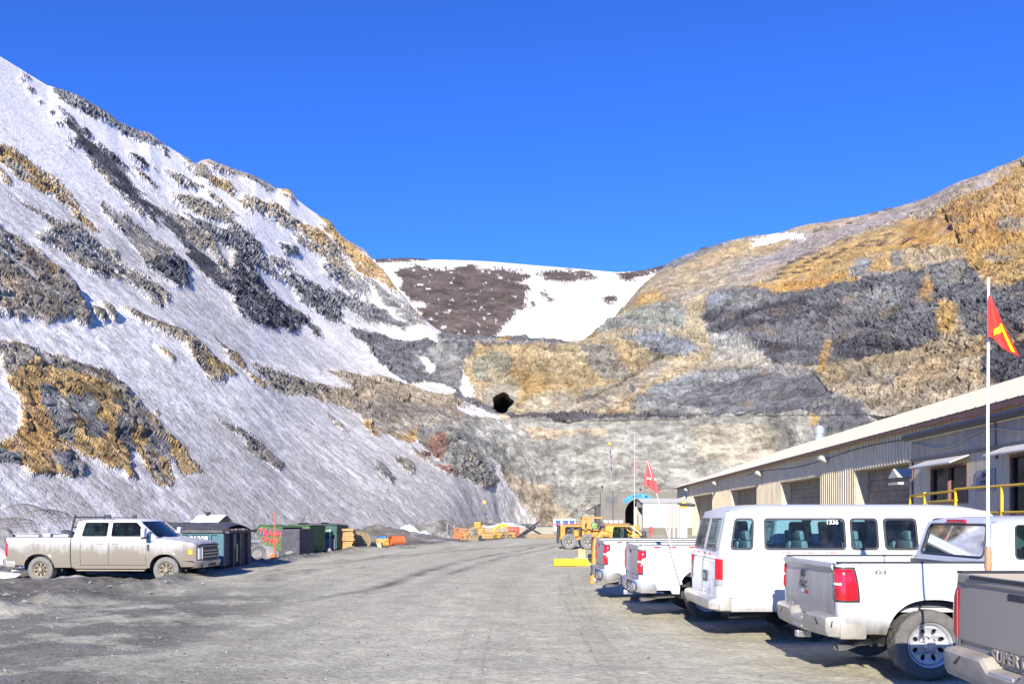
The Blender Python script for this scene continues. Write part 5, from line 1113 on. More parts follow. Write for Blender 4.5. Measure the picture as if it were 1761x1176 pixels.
for a, b_, c, d in wins_:
    q = MB(); ya, yb = ly(a), ly(b_)
    for r0 in ((ya-.07, ya+.0, c-.07, d+.07), (yb, yb+.07, c-.07, d+.07), (ya, yb, d, d+.07), (ya, yb, c-.07, c), ((ya+yb)/2-.03, (ya+yb)/2+.03, c, d)): q.box(-.035, .06, *r0)
    wf_ = q.build('window', m_trim, A_); q = MB(); q.box(.06, .075, ya, yb, c, d)
    q.build('pane', glass_d, wf_); q = MB(); q.grid(20, 12, lambda u, v: (.12+.03*math.sin(u*19+v*3)+.02*math.sin(v*23+u*7), ya+.05+(yb-ya)*.5*u, c+(d-c)*v)); q.build('plastic_sheet', mat('clear_plastic', (.32, .32, .33), .25, var=.4, vs=3), wf_, True)
    q = MB(); q.box(.25, .27, ya, yb, c, d); q.build('dark_room_backing', seatd, wf_)  # dark sheet behind the pane stands in for the unlit room
    q = MB(); q.put([(-.62, ya-.25, d+.10), (-.62, yb+.3, d+.10), (.0, yb+.3, d+.34), (.0, ya-.25, d+.34), (-.62, ya-.25, d+.06), (-.62, yb+.3, d+.06), (.0, yb+.3, d+.30), (.0, ya-.25, d+.30)], [(0, 1, 2, 3), (4, 7, 6, 5), (0, 4, 5, 1), (1, 5, 6, 2), (0, 3, 7, 4)]); q.build('awning', mat('cream_awning', (.6, .57, .5), .6), A_)
sg = thing('office_sign', 'grey office sign with dark letters on the plywood wall', 'sign', (0, 0, 0), 0)
MW = Matrix.Translation((11.9+SL*Y0, Y0, 0)) @ Matrix.Rotation(RZB, 4, 'Z')
sg.matrix_basis = MW @ Matrix.Translation((-.02, ly(23.5), 2.98))
q = MB(); q.box(-.015, .0, -.52, .52, -.30, .30); q.build('board', mat('sign_grey', (.27, .27, .29), .6), sg)
ink = mat('dark_ink', (.03, .03, .04), .7, var=0)
text_mesh('lettering', 'SMC', .20, ink, sg, onto(RB, -.018, .0, .14), .002, bold=.002); text_mesh('lettering', 'OFFICE', .20, ink, sg, onto(RB, -.018, .0, -.07), .002, bold=.002)
q = MB(); q.put([(-.018, .10, -.26), (-.018, -.10, -.26), (-.018, 0, -.17)], [(0, 1, 2)]); q.build('arrow', ink, sg)
# yellow landing rail
R_ = thing('stair_landing', 'steel landing with yellow pipe railing in front of the plywood office', 'landing', (9.5+SL*Y0, Y0, 0), RZB)
ym = mat('yellow_rail_paint', (.72, .42, .01), .45, var=.15, vs=6); q = MB(); ya, yb = ly(15), ly(22.9)
q.tube([(0, ya, 2.62), (0, ly(20.3), 2.62), (0, ly(20.2), 2.58), (0, yb, 2.52), (0, yb+.06, 2.2), (0, yb+.06, 1.4)], .03, 8); q.tube([(0, ya, 2.06), (0, ly(20.2), 2.03)], .025, 8); q.tube([(0, ly(20.2), 2.35), (0, ly(21.8), 2.33), (0, ly(21.85), 1.4)], .03, 8)
q.tube([(0, ly(20.2), 1.98), (0, ly(21.8), 1.98)], .022, 6)
for Y in (16.3, 18.1, 20.25, 22.0): q.tube([(0, ly(Y), 2.6), (0, ly(Y), 1.3)], .034, 8)
q.tube([(0, ly(22.1), 2.5), (.1, ly(22.6), 1.4)], .012, 5); q.tube([(.3, yb, 2.52), (0, yb, 2.52)], .03, 8); q.build('railing', ym, R_, True)
q = MB(); q.box(-.05, 2.3, ya, yb+.1, 1.28, 1.36); 
for Y in (16, 19, 22.5): q.box(0, .1, ly(Y), ly(Y)+.1, 0, 1.28); q.box(2.1, 2.2, ly(Y), ly(Y)+.1, 0, 1.28)
q.build('deck', mat('steel_deck', (.2, .19, .18), .7), R_)
gb = thing('beacon_stand', 'green box with a thin aerial on a stand showing above the van roof', 'equipment', (8.55, 17.4, 0))
q = MB(); q.tube([(0, 0, 0), (0, 0, 2.1)], .05, 8); q.box(-.3, .3, -.3, .3, 0, .06); q.build('stand', blackp, gb); q = MB(); q.box(-.21, .21, -.1, .1, 2.1, 2.2, .015); q.build('box', mat('green_plastic', (.02, .25, .10), .5), gb); q = MB(); q.tube([(-.12, 0, 2.2), (-.12, 0, 2.42)], .008, 5); q.build('aerial', blackp, gb)

# ------------------------------------------------------------ tunnel portal
PY_ = 160.0; PP = thing('tunnel_portal', 'grey concrete mine portal with dark arch under the pale quarry wall', 'portal', (17.1, PY_, 0))
m_con = mat('portal_concrete', (.175, .162, .135), .9, var=.14, vs=.5, bmp=.03)
cx, hw_, sp, tz = 7.5, 2.75, 2.65, 5.4
arch = [(cx+hw_, -.3)]+[(cx+hw_*math.cos(a), sp+(tz-sp)*math.sin(a)) for a in np.linspace(0, math.pi, 19)]+[(cx-hw_, -.3)]
q = MB(); q.panel([(0, -.3), (cx-hw_, -.3)]+arch[::-1][1:-1]+[(cx+hw_, -.3), (26, -.3), (26, 6.8), (0, 6.8)], [], lambda u, v: (u, 0, v), 1.5, (0, 1, 0)); q.build('face_wall', m_con, PP)
q = MB(); q.grid(19, 2, lambda u, v: (cx+(hw_+.02)*math.cos(u*math.pi), 1.5+v*9, max(-.3, sp+(tz-sp+.02)*math.sin(u*math.pi)))); q.box(cx-hw_-.05, cx-hw_, 1.5, 10.5, -.3, sp); q.box(cx+hw_, cx+hw_+.05, 1.5, 10.5, -.3, sp); q.build('tunnel_lining', mat('dark_lining', (.06, .06, .06), .9), PP); q = MB(); q.box(cx-3, cx+3, 10.4, 10.5, -.3, 6); q.build('dark_tunnel_backing', seam_m, PP)  # black end sheet stands in for the unlit depth of the tunnel
blue = mat('portal_blue', (.05, .30, .62), .6, var=.1); q = MB()
q.grid(31, 2, lambda u, v: (lambda a: (cx+(hw_+.45+v*.85)*math.cos(a), -.06, sp+(tz-sp+.15+v*.85)*math.sin(a)))(math.radians(38+u*104))); sb = q.build('name_band', blue, PP)
navy = mat('navy_letters', (.02, .05, .13), .6, var=0)
for i, ch in enumerate('CLIMAX MINE'):
    a = math.radians(136-i*9.6); 
    if ch != ' ': text_mesh('letter', ch, .75, navy, sb, Matrix.Translation((cx+(hw_+.88)*math.cos(a), -.09, sp+(tz-sp+.58)*math.sin(a))) @ Matrix.Rotation(-(a-math.pi/2), 4, 'Y') @ RX, .01, bold=.02)
lg = mat('logo_grey', (.10, .10, .125), .7, var=.1); q = MB()
for c in (1.55, 2.75):
    for k in range(6):
        z = 5.15+.23*(k-2.5); h = math.sqrt(max(0, .72**2-(z-5.15)**2)); q.box(c-h, c+h*(.45 if k in (3,) else 1), -.03, -.005, z-.075, z+.075)
q.box(.9, 3.2, -.028, -.004, 4.17, 4.30); q.box(.75, 2.6, -.027, -.003, 3.72, 3.84); q.build('company_mark', lg, PP)
for x, h in ((.3, .9), (7.7, .3), (11.2, .3)):
    q = MB(); q.tube([(x+.15, .4, 6.75), (x+.1, .4, 6.8+h)], .05, 6); q.lathe([(.001, -.22), (.2, -.15), (.24, 0), (.16, .15), (.001, .2)], 12, (x+.05, .3, 6.85+h)); q.build('floodlight', blackp, PP, True)
q = MB(); q.put([(-2.6, 2, 3.1), (0, -.2, 4.5), (0, -.2, 4.2), (-2.6, 2, 2.8), (-2.2, 3, 3.1), (0, 3, 4.5)], [(0, 1, 5, 4), (0, 3, 2, 1)]); q.box(-.9, -.02, .3, 3, 0, 4.2); q.build('side_shed', mat('dark_shed', (.07, .065, .06), .8), PP)
q = MB(); q.tube([(-4.2, -.3, 0), (-4.2, -.3, 5.6), (-3.9, -.3, 5.9), (0, -.3, 5.9)], .07, 6); q.build('conduit', mat('grey_conduit', (.3, .3, .3), .5), PP)

# white sided shed before the portal
WS = thing('storage_shed', 'white lap-sided shed with open dark end standing before the mine portal', 'shed', (13.6, 86, 0), math.radians(7))
m_white = mat('white_siding', (.45, .44, .39), .6, var=.06); q = MB(); n = 16
for i in range(n): q.put([(0, 0, .8+i*.165), (7, 0, .8+i*.165), (7, -.0, .8+(i+1)*.165), (0, 0, .8+(i+1)*.165), (0, -.03, .8+i*.165), (7, -.03, .8+i*.165)], [(4, 5, 2, 3), (0, 1, 5, 4)])
q.build('side_wall', m_white, WS)
q = MB(); q.put([(-.2, -.15, 3.40), (7.2, -.15, 3.40), (7.2, 1.3, 3.86), (-.2, 1.3, 3.86), (-.2, 2.8, 3.40), (7.2, 2.8, 3.40)], [(0, 1, 2, 3), (3, 2, 5, 4)]); q.build('roof', mat('cream_roof', (.5, .48, .42), .6), WS)
q = MB(); q.panel([(0, 0), (2.65, 0), (2.65, 3.4), (1.3, 3.82), (0, 3.4)], [[(.5, .05), (2.3, .05), (2.3, 2.9), (.5, 2.9)]], lambda u, v: (.02, u, v), .08, (1, 0, 0)); q.box(6.9, 7, .02, 2.6, 0, 3.38); q.box(.1, 6.9, 2.6, 2.65, 0, 3.38); q.build('end_wall', mat('grey_end_boards', (.36, .35, .33), .7), WS)
q = MB(); q.box(0.0, 7, -.02, .1, 0, .8); q.build('foundation', m_con, WS)
q = MB(); q.box(-.35, -.05, .5, 1.2, 0, 2.7, .05); q.box(-.3, -.1, .65, 1.05, 2.7, 2.95); tag(q.build('fuel_cabinet', mat('pale_yellow_paint', (.62, .55, .25), .6)), 'pale yellow upright cabinet by the open end of the white shed', 'cabinet').location = (13.2, 86.4, 0)
# tall tank, pipes and white kiosk in front of the workshop end
q = MB()
for k, x in enumerate((0, .35, .7)): q.tube([(x, 0, 0), (x, 0, 3.0-.05*k)], .13, 10)
q.build('pipe', mat('weathered_pipe', (.42, .39, .35), .7), None, True); o = bpy.data.objects['pipe']; o.name = 'pipe_bundle'; tag(o, 'upright bundle of weathered pipes beside the white kiosk', 'pipes'); o.location = (12.55, 66, 0)
K = thing('kiosk', 'narrow white kiosk with yellow cap and dark pipe on top near the workshop corner', 'kiosk', (13.35, 66, 0))
q = MB(); q.box(0, .62, 0, .6, 0, 2.65, .03); q.build('cabinet', m_white, K); q = MB(); q.box(-.05, .67, -.05, .65, 2.65, 2.76); q.box(.2, .5, .1, .4, 3.0, 3.12); q.build('cap', ym, K); q = MB(); q.tube([(-.1, .3, 2.90), (1.3, .3, 2.86)], .12, 10); q.build('pipe', blackp, K, True)

# ------------------------------------------------------------ flags
FP = thing('flagpole', 'thin steel flagpole with a gold finial and limp striped flag before the portal', 'flagpole', (9.25, 75, 0))
q = MB(); q.tube([(0, 0, 0), (-.42, 0, 8.4)], [.06, .04], 10); q.build('pole', mat('grey_steel', (.30, .30, .33), .5, .3), FP, True)
q = MB(); q.box(-.56, -.28, -.14, .14, 8.4, 8.66, .05); q.build('finial', mat('gold', (.6, .40, .05), .4), FP)
def drape(x0, zt, zb, w0, w1): return lambda u, v: (x0+(w0+(w1-w0)*v)*u+.03*math.sin(v*9), .05*math.sin(u*14)*(.4+v), zt-(zt-zb)*v)
m, nt, p = newmat('striped_cloth'); tc = nd(nt, 'TexCoord'); sp_ = nd(nt, 'SeparateXYZ'); nt.links.new(tc.outputs['Object'], sp_.inputs[0]); mm = nd(nt, 'Math', operation='MULTIPLY'); nt.links.new(sp_.outputs['X'], mm.inputs[0]); mm.inputs[1].default_value = 12; fr = nd(nt, 'Math', operation='FRACT'); nt.links.new(mm.outputs[0], fr.inputs[0])
nt.links.new(ramp(nt, fr.outputs[0], [(.48, (.55, .03, .05)), (.52, (.75, .72, .70))]), p.inputs['Base Color']); stripe = m
q = MB(); q.grid(10, 12, drape(-.38, 8.0, 6.5, .06, .30)); fl = q.build('flag', stripe, FP, True); q = MB(); q.grid(8, 8, lambda u, v: (lambda t: (t[0], t[1]-.02, t[2]))(drape(-.38, 8.0, 7.1, .05, .17)(u, v))); q.build('blue_field', mat('navy_cloth', (.02, .03, .16), .8), fl, True)
q = MB(); q.grid(8, 8, lambda u, v: (lambda t: (t[0], t[1]-.03, t[2]))(drape(-.34, 6.9, 6.1, .12, .12)(u, v))); q.build('lower_flag', mat('navy_cloth', (.02, .03, .16), .8), FP, True)
q = MB(); q.tube([(0, 0, 0), (-.1, 0, 4.1)], .05, 8); q.box(-.3, .12, -.08, .08, 4.05, 4.2, .03); tag(q.build('lamp_post', mat('dark_steel', (.1, .1, .1), .5)), 'short dark lamp post standing beside the flagpole', 'post').location = (8.95, 73, 0)
fred = mat('flag_red', (.80, .05, .035), .7, var=.1); fyel = mat('flag_yellow', (.85, .80, .02), .6, var=.05); fpink = mat('faded_flag', (.80, .16, .15), .7)
def whip(name, label, base, top, r, m, spring=True):
    t = thing(name, label, 'whip flag', base); d = Vector(top)-Vector(base)
    q = MB(); q.tube([(0, 0, 0), d*.5+Vector((0, .01, 0)), d], [r, r*.85, r*.7], 8); q.build('pole', m, t, True)
    if spring: q = MB(); q.lathe([(.028, 0), (.034, .05), (.028, .1), (.03, .18), (.012, .24)], 12, (0, 0, 0), 'z'); q.build('spring_base', mat('rusty_spring', (.45, .24, .12), .6), t, True)
    return t, d
wp = mat('white_fibreglass', (.80, .80, .80), .4, var=.03)
t, d = whip('safety_flag', 'tall white whip with red pennant and yellow cross, rising at the right edge', (4.47, 7.78, 1.44), (4.475, 7.78, 4.19), .016, wp)
def pen(u, v):    # draped pennant: apex up at the pole, spreading down
    w = .015+.29*v; a = u*2-1; x = (u-.27)*w*1.05+.0; return (x+.04*v*v, -.06*math.cos(u*5.2)*v-.02, 2.58-.46*v-.14*max(0, u-.45)*v*1.6+.06*(1-u)*v)
q = MB(); q.grid(22, 22, pen); fl = q.build('flag', fred, t, True)
def strip_(f0, f1, n=12): 
    q = MB(); q.grid(n, 2, lambda u, v: (lambda p_: (p_[0], p_[1]-.008, p_[2]))(pen(*(f0(u) if v < .5 else f1(u))))); return q
strip_(lambda s: (.30+.48*s, .80-.26*s), lambda s: (.30+.48*s, .92-.27*s), 16).build('yellow_band', fyel, fl, True); strip_(lambda s: (.80+.03*s, .50+.48*s), lambda s: (.90+.02*s, .48+.48*s)).build('yellow_band', fyel, fl, True)
t, d = whip('safety_flag', 'leaning whip with limp red flag behind the van', (3.14, 15.30, .70), (2.50, 15.30, 2.98), .011, mat('pale_fibreglass', (.6, .55, .48), .5), False)
q = MB(); q.grid(16, 14, lambda u, v: (d.x*.99+(u-.35)*.24*(.15+v*.95)+.05*v*u, -.05*math.sin(u*9)*v, d.z-.50*v+.10*math.cos(u*3)*v-.06*(1-u)*v)); fl = q.build('flag', mat('flag_red_faded', (.80, .10, .09), .7), t, True)
q = MB(); q.grid(8, 2, lambda u, v: (d.x*.99+(u-.35)*.23*.85+.03, -.05*math.sin(u*9)*.7-.012, d.z-.34-.03*u+.04*v)); q.build('pale_band', whitetape, fl)
t, d = whip('safety_flag', 'slender upright whip with a narrow pink flag on the second white pickup', (2.60, 17.62, 1.42), (2.61, 17.62, 3.75), .010, mat('grey_fibreglass', (.5, .45, .42), .5), False)
q = MB(); q.grid(5, 12, lambda u, v: (u*.07*(.3+v*.7)*(1-.5*v)+.005, .02*math.sin(u*5), 1.76-.30*v)); q.build('flag', fpink, t, True)
# ------------------------------------------------------------ plant and junk round the yard
green = mat('faded_green_paint', (.075, .135, .05), .7, var=.25, vs=4); dgreen = mat('dark_green_paint', (.035, .085, .07), .7, var=.3, vs=4); teal = mat('teal_paint', (.045, .13, .16), .6, var=.15, vs=3)
tarp = mat('black_tarp', (.075, .072, .068), .6, var=.35, vs=3); steel_d = mat('dark_rusty_steel', (.06, .058, .065), .7, var=.4, vs=4); wood = mat('new_timber', (.40, .25, .10), .8, var=.3, vs=5); wood2 = mat('old_timber', (.26, .19, .105), .85, var=.35, vs=5)
oran = mat('orange_paint', (.55, .13, .03), .6, var=.15, vs=4); yel = mat('machine_yellow', (.42, .235, .03), .55, var=.25, vs=4); brigh = mat('bright_yellow', (.72, .50, .01), .5, var=.08); conc2 = mat('barrier_concrete', (.30, .275, .21), .9, var=.12, vs=1.5)
tyre_g = mat('grey_tyre', (.17, .168, .16), .9, var=.2, vs=4)
# teal roll-off container under a black tarp
D = thing('roll_off_container', 'teal roll-off container under a ribbed black tarp behind the muddy pickup', 'container', (-14.5, 29.2, 0), math.radians(1.5))
XC = .667
q = MB(); q.box(0, 4.2, 0, 3.4, .25, 1.42); q.box(0, 4.25, -.06, 0, 1.30, 1.44); q.box(4.1, 4.32, -.07, .12, .2, 1.44)
for k in range(6): q.box(.3+k*.7, .38+k*.7, -.05, 0, .25, 1.30)
q.build('body', teal, D)
q = MB(); q.box(4.26, 4.32, .15, 3.3, .2, 1.42); q.box(4.32, 4.42, 2.5, 2.62, .1, 1.5); q.box(4.32, 4.42, .7, .82, .1, 1.5); q.box(4.32, 4.42, 1.5, 1.62, .1, 1.5); q.box(4.2, 4.5, -.0, 3.5, 1.36, 1.44); q.box(.1, 4.1, .3, .5, 0, .25); q.box(.1, 4.1, 1.8, 2.0, 0, .25); q.build('end_gate', steel_d, D)
q = MB(); q.box(4.43, 4.46, 1.05, 1.12, .3, .95); q.build('strap', mat('yellow_strap', (.75, .6, .15), .7), D)
q = MB()
for k in range(2): q.box(4.33, 4.35, 1.0+k*.62, 1.3+k*.62, .8, 1.3)
q.build('panel', mat('grey_panel', (.16, .17, .2), .6), D)
q = MB(); q.grid(50, 14, lambda u, v: (-.1+4.4*u, -.12+3.6*v, 1.46+.26*math.sin(v*math.pi)**.7+.025*abs(math.sin(u*math.pi*6))-.08*max(0, u-.93)/.07)); q.box(-.1, 4.32, -.14, -.10, 1.38, 1.47); q.build('tarp', tarp, D, True)
text_mesh('container_number', 'L-01309', .26, white_txt, D, onto(RX, 3.35, -.065, 1.16), .004, bold=.004)
# wooden shack
H = thing('shack', 'small timber shack with snow white roof and black flue beyond the teal container', 'shack', (-20.8, 54, -.4), math.radians(-24))
q = MB(); q.box(0, 2.1, 0, 1.3, 0, 2.0); q.build('wall', wood2, H); q = MB(); q.put([(0, 0, 2.0), (0, .65, 2.4), (0, 1.3, 2.0), (2.1, 0, 2.0), (2.1, .65, 2.4), (2.1, 1.3, 2.0)], [(0, 1, 2), (3, 5, 4)]); q.build('gable', wood2, H)
q = MB(); q.put([(-.15, -.2, 1.93), (2.25, -.2, 1.93), (2.25, .65, 2.47), (-.15, .65, 2.47), (-.15, 1.5, 1.93), (2.25, 1.5, 1.93), (-.15, -.2, 1.88), (2.25, -.2, 1.88)], [(0, 1, 2, 3), (3, 2, 5, 4), (0, 6, 7, 1)]); rf_ = q.build('roof', mat('snowy_roof', (.8, .8, .8), .7), H); q = MB(); q.box(.62, .84, .5, .7, 2.3, 2.66); q.build('flue', blackp, rf_)
for x in (.25, .75, 1.25): q = MB(); q.box(x, x+.38, -.02, .0, 1.5, 1.8); q.build('window', mat('pale_pane', (.55, .55, .48), .3), H)
q = MB(); q.box(2.1, 2.12, .2, 1.1, 1.35, 1.9); q.build('shutter', mat('brown_boards', (.25, .15, .08), .8), H)
# green hopper with painted words
G = thing('trash_hopper', 'green pointed trash hopper sprayed with red words TRASH ONLY', 'hopper', (-12.45, 40.0, 0), math.radians(-10))
prof = [(0, 1.18), (.32, 1.55), (1.5, 1.42), (1.42, .02), (1.2, 0), (.72, .42)]
q = MB(); q.panel(prof, [], lambda u, v: (u, 0, v)); q.panel(prof, [], lambda u, v: (u, 2.2, v)); 
for i in (0, 1, 4, 5): a, b_ = prof[i], prof[(i+1) % 6]; q.put([(a[0], 0, a[1]), (b_[0], 0, b_[1]), (b_[0], 2.2, b_[1]), (a[0], 2.2, a[1])], [(0, 1, 2, 3)])
q.tube([(0, -.03, 1.18), (.32, -.03, 1.55), (1.5, -.03, 1.42)], .03, 4); q.box(1.02, 1.06, -.04, 0, .2, 1.45); q.build('body', green, G)
q = MB(); q.box(1.42, 2.35, -.05, 1.6, .03, 1.35); q.build('front_panel', steel_d, G); q = MB(); q.box(.22, 1.40, -.012, -.002, 1.02, 1.36); q.build('dark_patch', mat('patch_blue', (.06, .09, .11), .7), G)
spray = mat('red_spray', (.75, .05, .06), .6, var=.1)
text_mesh('lettering', 'TRASH', .40, spray, G, onto(Matrix.Rotation(math.radians(6), 4, 'Y') @ RX, .86, -.045, 1.16), .003, bold=.012); text_mesh('lettering', 'ONLY', .34, spray, G, onto(Matrix.Rotation(math.radians(12), 4, 'Y') @ RX, .86, -.045, .80), .003, bold=.008)
q = MB(); q.lathe([(.09, -.01), (.001, -.012)], 12, (.84, -.01, .42)); q.build('yellow_mark', brigh, G)
# two open dumpsters beyond
for k, (x, y, lab, wd) in enumerate(((-12.0, 43.5, 'open green dumpster right behind the red lettered hopper', 1.5), (-11.5, 46.5, 'dark green dumpster with slanted side next to the pallet stack', 1.75))):
    G = thing('dumpster', lab, 'dumpster', (x, y, 0), math.radians(-12+k*4)); q = MB(); pr = [(0, 1.25), (.35, 1.5), (wd, 1.45), (wd-.08, .15), (.25, .12)]
    q.panel(pr, [], lambda u, v: (u, 0, v)); q.panel(pr, [], lambda u, v: (u, 1.9, v)); q.box(wd-.08, wd-.02, .02, 1.88, .15, 1.44); q.box(.25, wd-.1, .02, 1.88, .12, .2); q.tube([(0, -.02, 1.27), (.35, -.02, 1.52), (wd, -.02, 1.47)], .04, 4)
    q.box(wd*.5, wd*.55, -.05, 0, .2, 1.4); q.box(.3, wd-.1, -.06, 0, .75, .80); q.build('body', [green, dgreen][k], G)
    q = MB(); q.put([(.35, .0, 1.53), (wd, 0, 1.48), (wd, 1.9, 1.5), (.35, 1.9, 1.6)], [(0, 1, 2, 3)]); q.box(.3, .75, .2, 1.5, 1.5, 1.62, .05); q.build('lid', mat('dusty_lid', (.15, .11, .10), .8), G)
    q = MB(); q.box(.7, wd-.1, -.08, -.065, .12, .72); q.build('patch_plate', mat('grey_plate', (.17, .17, .19), .6), G)
q = MB(); q.tube([(0, 0, 0), (.25, 0, .6)], .02, 5); tag(q.build('bent_rod', steel_d), 'thin bent rod sticking up from the green dumpsters', 'rod').location = (-11.3, 44.2, 1.4)
# orange marker stake on a sled
Sx = gnd(472, 966); T = thing('marker_stake', 'tall orange marker stake on a small orange base beside the trash hopper', 'marker', (Sx.x, Sx.y, 0)); q = MB(); q.tube([(0, 0, 0), (.02, 0, 2.15)], .022, 6); q.build('stake', oran, T); q = MB(); q.box(-.16, .06, -.08, .08, .05, .33, .02); q.box(-.65, .35, -.05, .05, .0, .05); q.build('base', oran, T)
# wheels, hose coil and blocks by the container
q = MB(); q.lathe([(.22, -.1), (.34, -.12), (.38, 0), (.34, .12), (.22, .1)], 24); o = q.build('scrap_tyre', tyre_g, None, True); tag(o, 'worn grey tyre leaning by the end of the teal container', 'tyre'); o.location = (-10.95, 35.6, .34); o.rotation_euler = (.1, 0, .5)
def rockmesh(r, seed, sub=2):
    bm = bmesh.new(); bmesh.ops.create_icosphere(bm, subdivisions=sub, radius=1); P_ = np.array([v.co for v in bm.verts]); b1_, _ = blocky(P_+seed*7.3, 1.3, seed); sc_ = 1+.22*b1_+.15*fbm(P_+seed, 2.2, 3, seed)
    for v, k in zip(bm.verts, sc_): v.co = Vector((v.co.x*r[0], v.co.y*r[1], v.co.z*r[2]))*float(k)
    q = MB(); bm.verts.index_update(); q.put([v.co for v in bm.verts], [[v.index for v in f.verts] for f in bm.faces]); bm.free(); return q
m_rock = mat('grey_boulder', (.25, .235, .21), .95, var=.35, vs=3, bmp=.05); m_ice = mat('dirty_ice', (.52, .53, .56), .6, var=.25, vs=3, bmp=.05)
for k, (px, py, r, m, lab) in enumerate(((452, 962, (.9, .5, .42), m_rock, 'long pale rubble block under the tip of the trash hopper'), (500, 958, (.28, .25, .2), m_rock, 'pale rock by the dark front of the trash hopper'), (545, 950, (.3, .25, .22), m_rock, 'grey rock below the open green dumpster'), (563, 949, (.22, .2, .16), m_rock, 'small grey rock left of the green post'), (438, 958, (.4, .3, .35), m_ice, 'dirty ice lump right of the teal container'), (762, 930, (.65, .5, .5), m_rock, 'large dark boulder at the foot of the snow slope'), (5, 993, (.55, .22, .14), m_ice, 'flat melting ice slab at the left edge behind the muddy pickup'))):
    g_ = gnd(px, py); o = rockmesh(r, k+3).build('boulder' if m is m_rock else 'ice_lump', m); o.location = (g_.x, g_.y, gh(g_.x, g_.y)+r[2]*.5); tag(o, lab, 'rock' if m is m_rock else 'ice')
# pallets stack: each pallet a thing
rs_ = random.Random(3)
def pallet(mb, w=1.1, d=1.0):
    for k in range(6): mb.box(-w/2, w/2, -d/2+k*d/5.6, -d/2+k*d/5.6+.1, .10, .125)
    for y in (-d/2+.05, 0, d/2-.05): mb.box(-w/2, w/2, y-.04, y+.04, .02, .10)
    for k in range(3): mb.box(-w/2, w/2, -d/2+k*d*.45, -d/2+k*d*.45+.1, 0, .02)
pm0 = MB(); pallet(pm0)
names = ['bottom', 'second lowest', 'third lowest', 'fourth lowest', 'fifth lowest', 'middle', 'third highest', 'second highest', 'topmost']
for k in range(9):
    o = pm0.build('pallet', wood if k in (0, 4, 7, 8) else wood2) if k == 0 else bpy.data.objects['pallet'].copy()
    if k: sc.collection.objects.link(o); o.data = o.data if k not in (4, 7, 8) else o.data
    o.location = (-9.55+rs_.uniform(-.06, .06), 47.5+rs_.uniform(-.1, .1), .02+k*.14); o.rotation_euler = (0, 0, rs_.uniform(-.12, .12)); tag(o, names[k]+' wooden pallet of the stack beside the cable drum', 'pallet', 'stacked wooden pallets')
G = thing('cable_drum', 'wooden cable drum standing on its edge behind the pallet stack', 'drum', (-9.0, 49.2, .52)); q = MB()
for y in (-.35, .30): q.lathe([(.001, y), (.54, y), (.54, y+.06), (.001, y+.06)], 28)
q.build('flange', wood2, G, False).rotation_euler = (0, 0, .5); q = MB(); q.lathe([(.38, -.3), (.38, .3)], 20); q.build('cable', steel_d, G, True).rotation_euler = (0, 0, .5)
q = MB(); q.box(-.04, .04, -.04, .04, 0, 1.25); q.box(-.5, .04, -.05, .05, 1.15, 1.2); tag(q.build('post', mat('pale_green_post', (.32, .42, .28), .7)), 'pale green upright post between dumpster and pallet stack', 'post').location = (-10.1, 46.0, 0)
# crate, small compressor, orange pipe
g_ = gnd(645, 943); q = MB(); q.box(-.42, .42, -.3, .3, .06, .36); q.box(-.45, .45, -.32, -.30, .1, .2); q.box(-.4, -.3, -.3, .3, 0, .06); q.box(.3, .4, -.3, .3, 0, .06); tag(q.build('crate', mat('pale_crate', (.42, .33, .20), .8, var=.2)), 'low pale timber crate between the pallets and the orange pipe', 'crate').location = (g_.x, g_.y, 0)
G = thing('compressor', 'small yellow machine draped with blue cloth behind the pale crate', 'machine', (g_.x+.25, g_.y+1.2, 0)); q = MB(); q.box(-.35, .45, -.3, .3, .15, .62, .08); q.lathe([(.18, -.1), (.2, 0), (.18, .1)], 14, (.4, -.25, .3)); q.build('body', yel, G); q = MB(); q.grid(9, 7, lambda u, v: (-.42+.7*u, -.32+.6*v, .70+.05*math.sin(u*7+v*5)-.08*abs(2*v-1)**4)); q.build('cloth', mat('blue_cloth', (.05, .22, .6), .8), G, True); q = MB(); q.tube([(.5, -.3, 0), (.35, -.2, .8)], .025, 6); q.build('lever', oran, G)
g_ = gnd(683, 939); q = MB(); q.lathe([(.30, -.45), (.34, -.45), (.34, .45), (.30, .45), (.30, -.45)], 32, axis='x'); o = q.build('steel_pipe', mat('orange_red_pipe', (.50, .12, .035), .6, var=.15, vs=3), None, True); o.location = (g_.x, g_.y, .37); o.rotation_euler = (0, 0, .5); tag(o, 'short wide orange pipe section lying open end out', 'pipe')
# far left row near the snow foot
def P_(px, py): g = gnd(px, py); return g
def simple(name, lab, cat, px, py, mb, m, rz=0, smooth=False, grp=None):
    g = P_(px, py); o = mb.build(name, m, None, smooth); o.location = (g.x, g.y, 0); o.rotation_euler = (0, 0, rz); return tag(o, lab, cat, grp)
for k, px in enumerate((790, 800, 812)):
    q = MB(); w_ = .42
    for a in (-w_, w_-.06):
        for b_ in (-w_, w_-.06): q.box(a, a+.06, b_, b_+.06, 0, 1.0)
    for z in (.1, .4, .7, .94): q.box(-w_, w_, -w_-.01, -w_+.02, z, z+.06); q.box(w_-.02, w_+.01, -w_, w_, z, z+.06)
    q.box(-w_+.05, w_-.05, -w_+.05, w_-.05, 0, .8-.3*k*.5); simple('cage_crate', ['orange wire crate left of the grey drum', 'orange caged crate touching the grey drum', 'tan low crate in front of the grey drum'][k], 'crate', px, 929+k, q, [oran, mat('orange_crate', (.5, .2, .05), .6), wood2][k], .1*k)
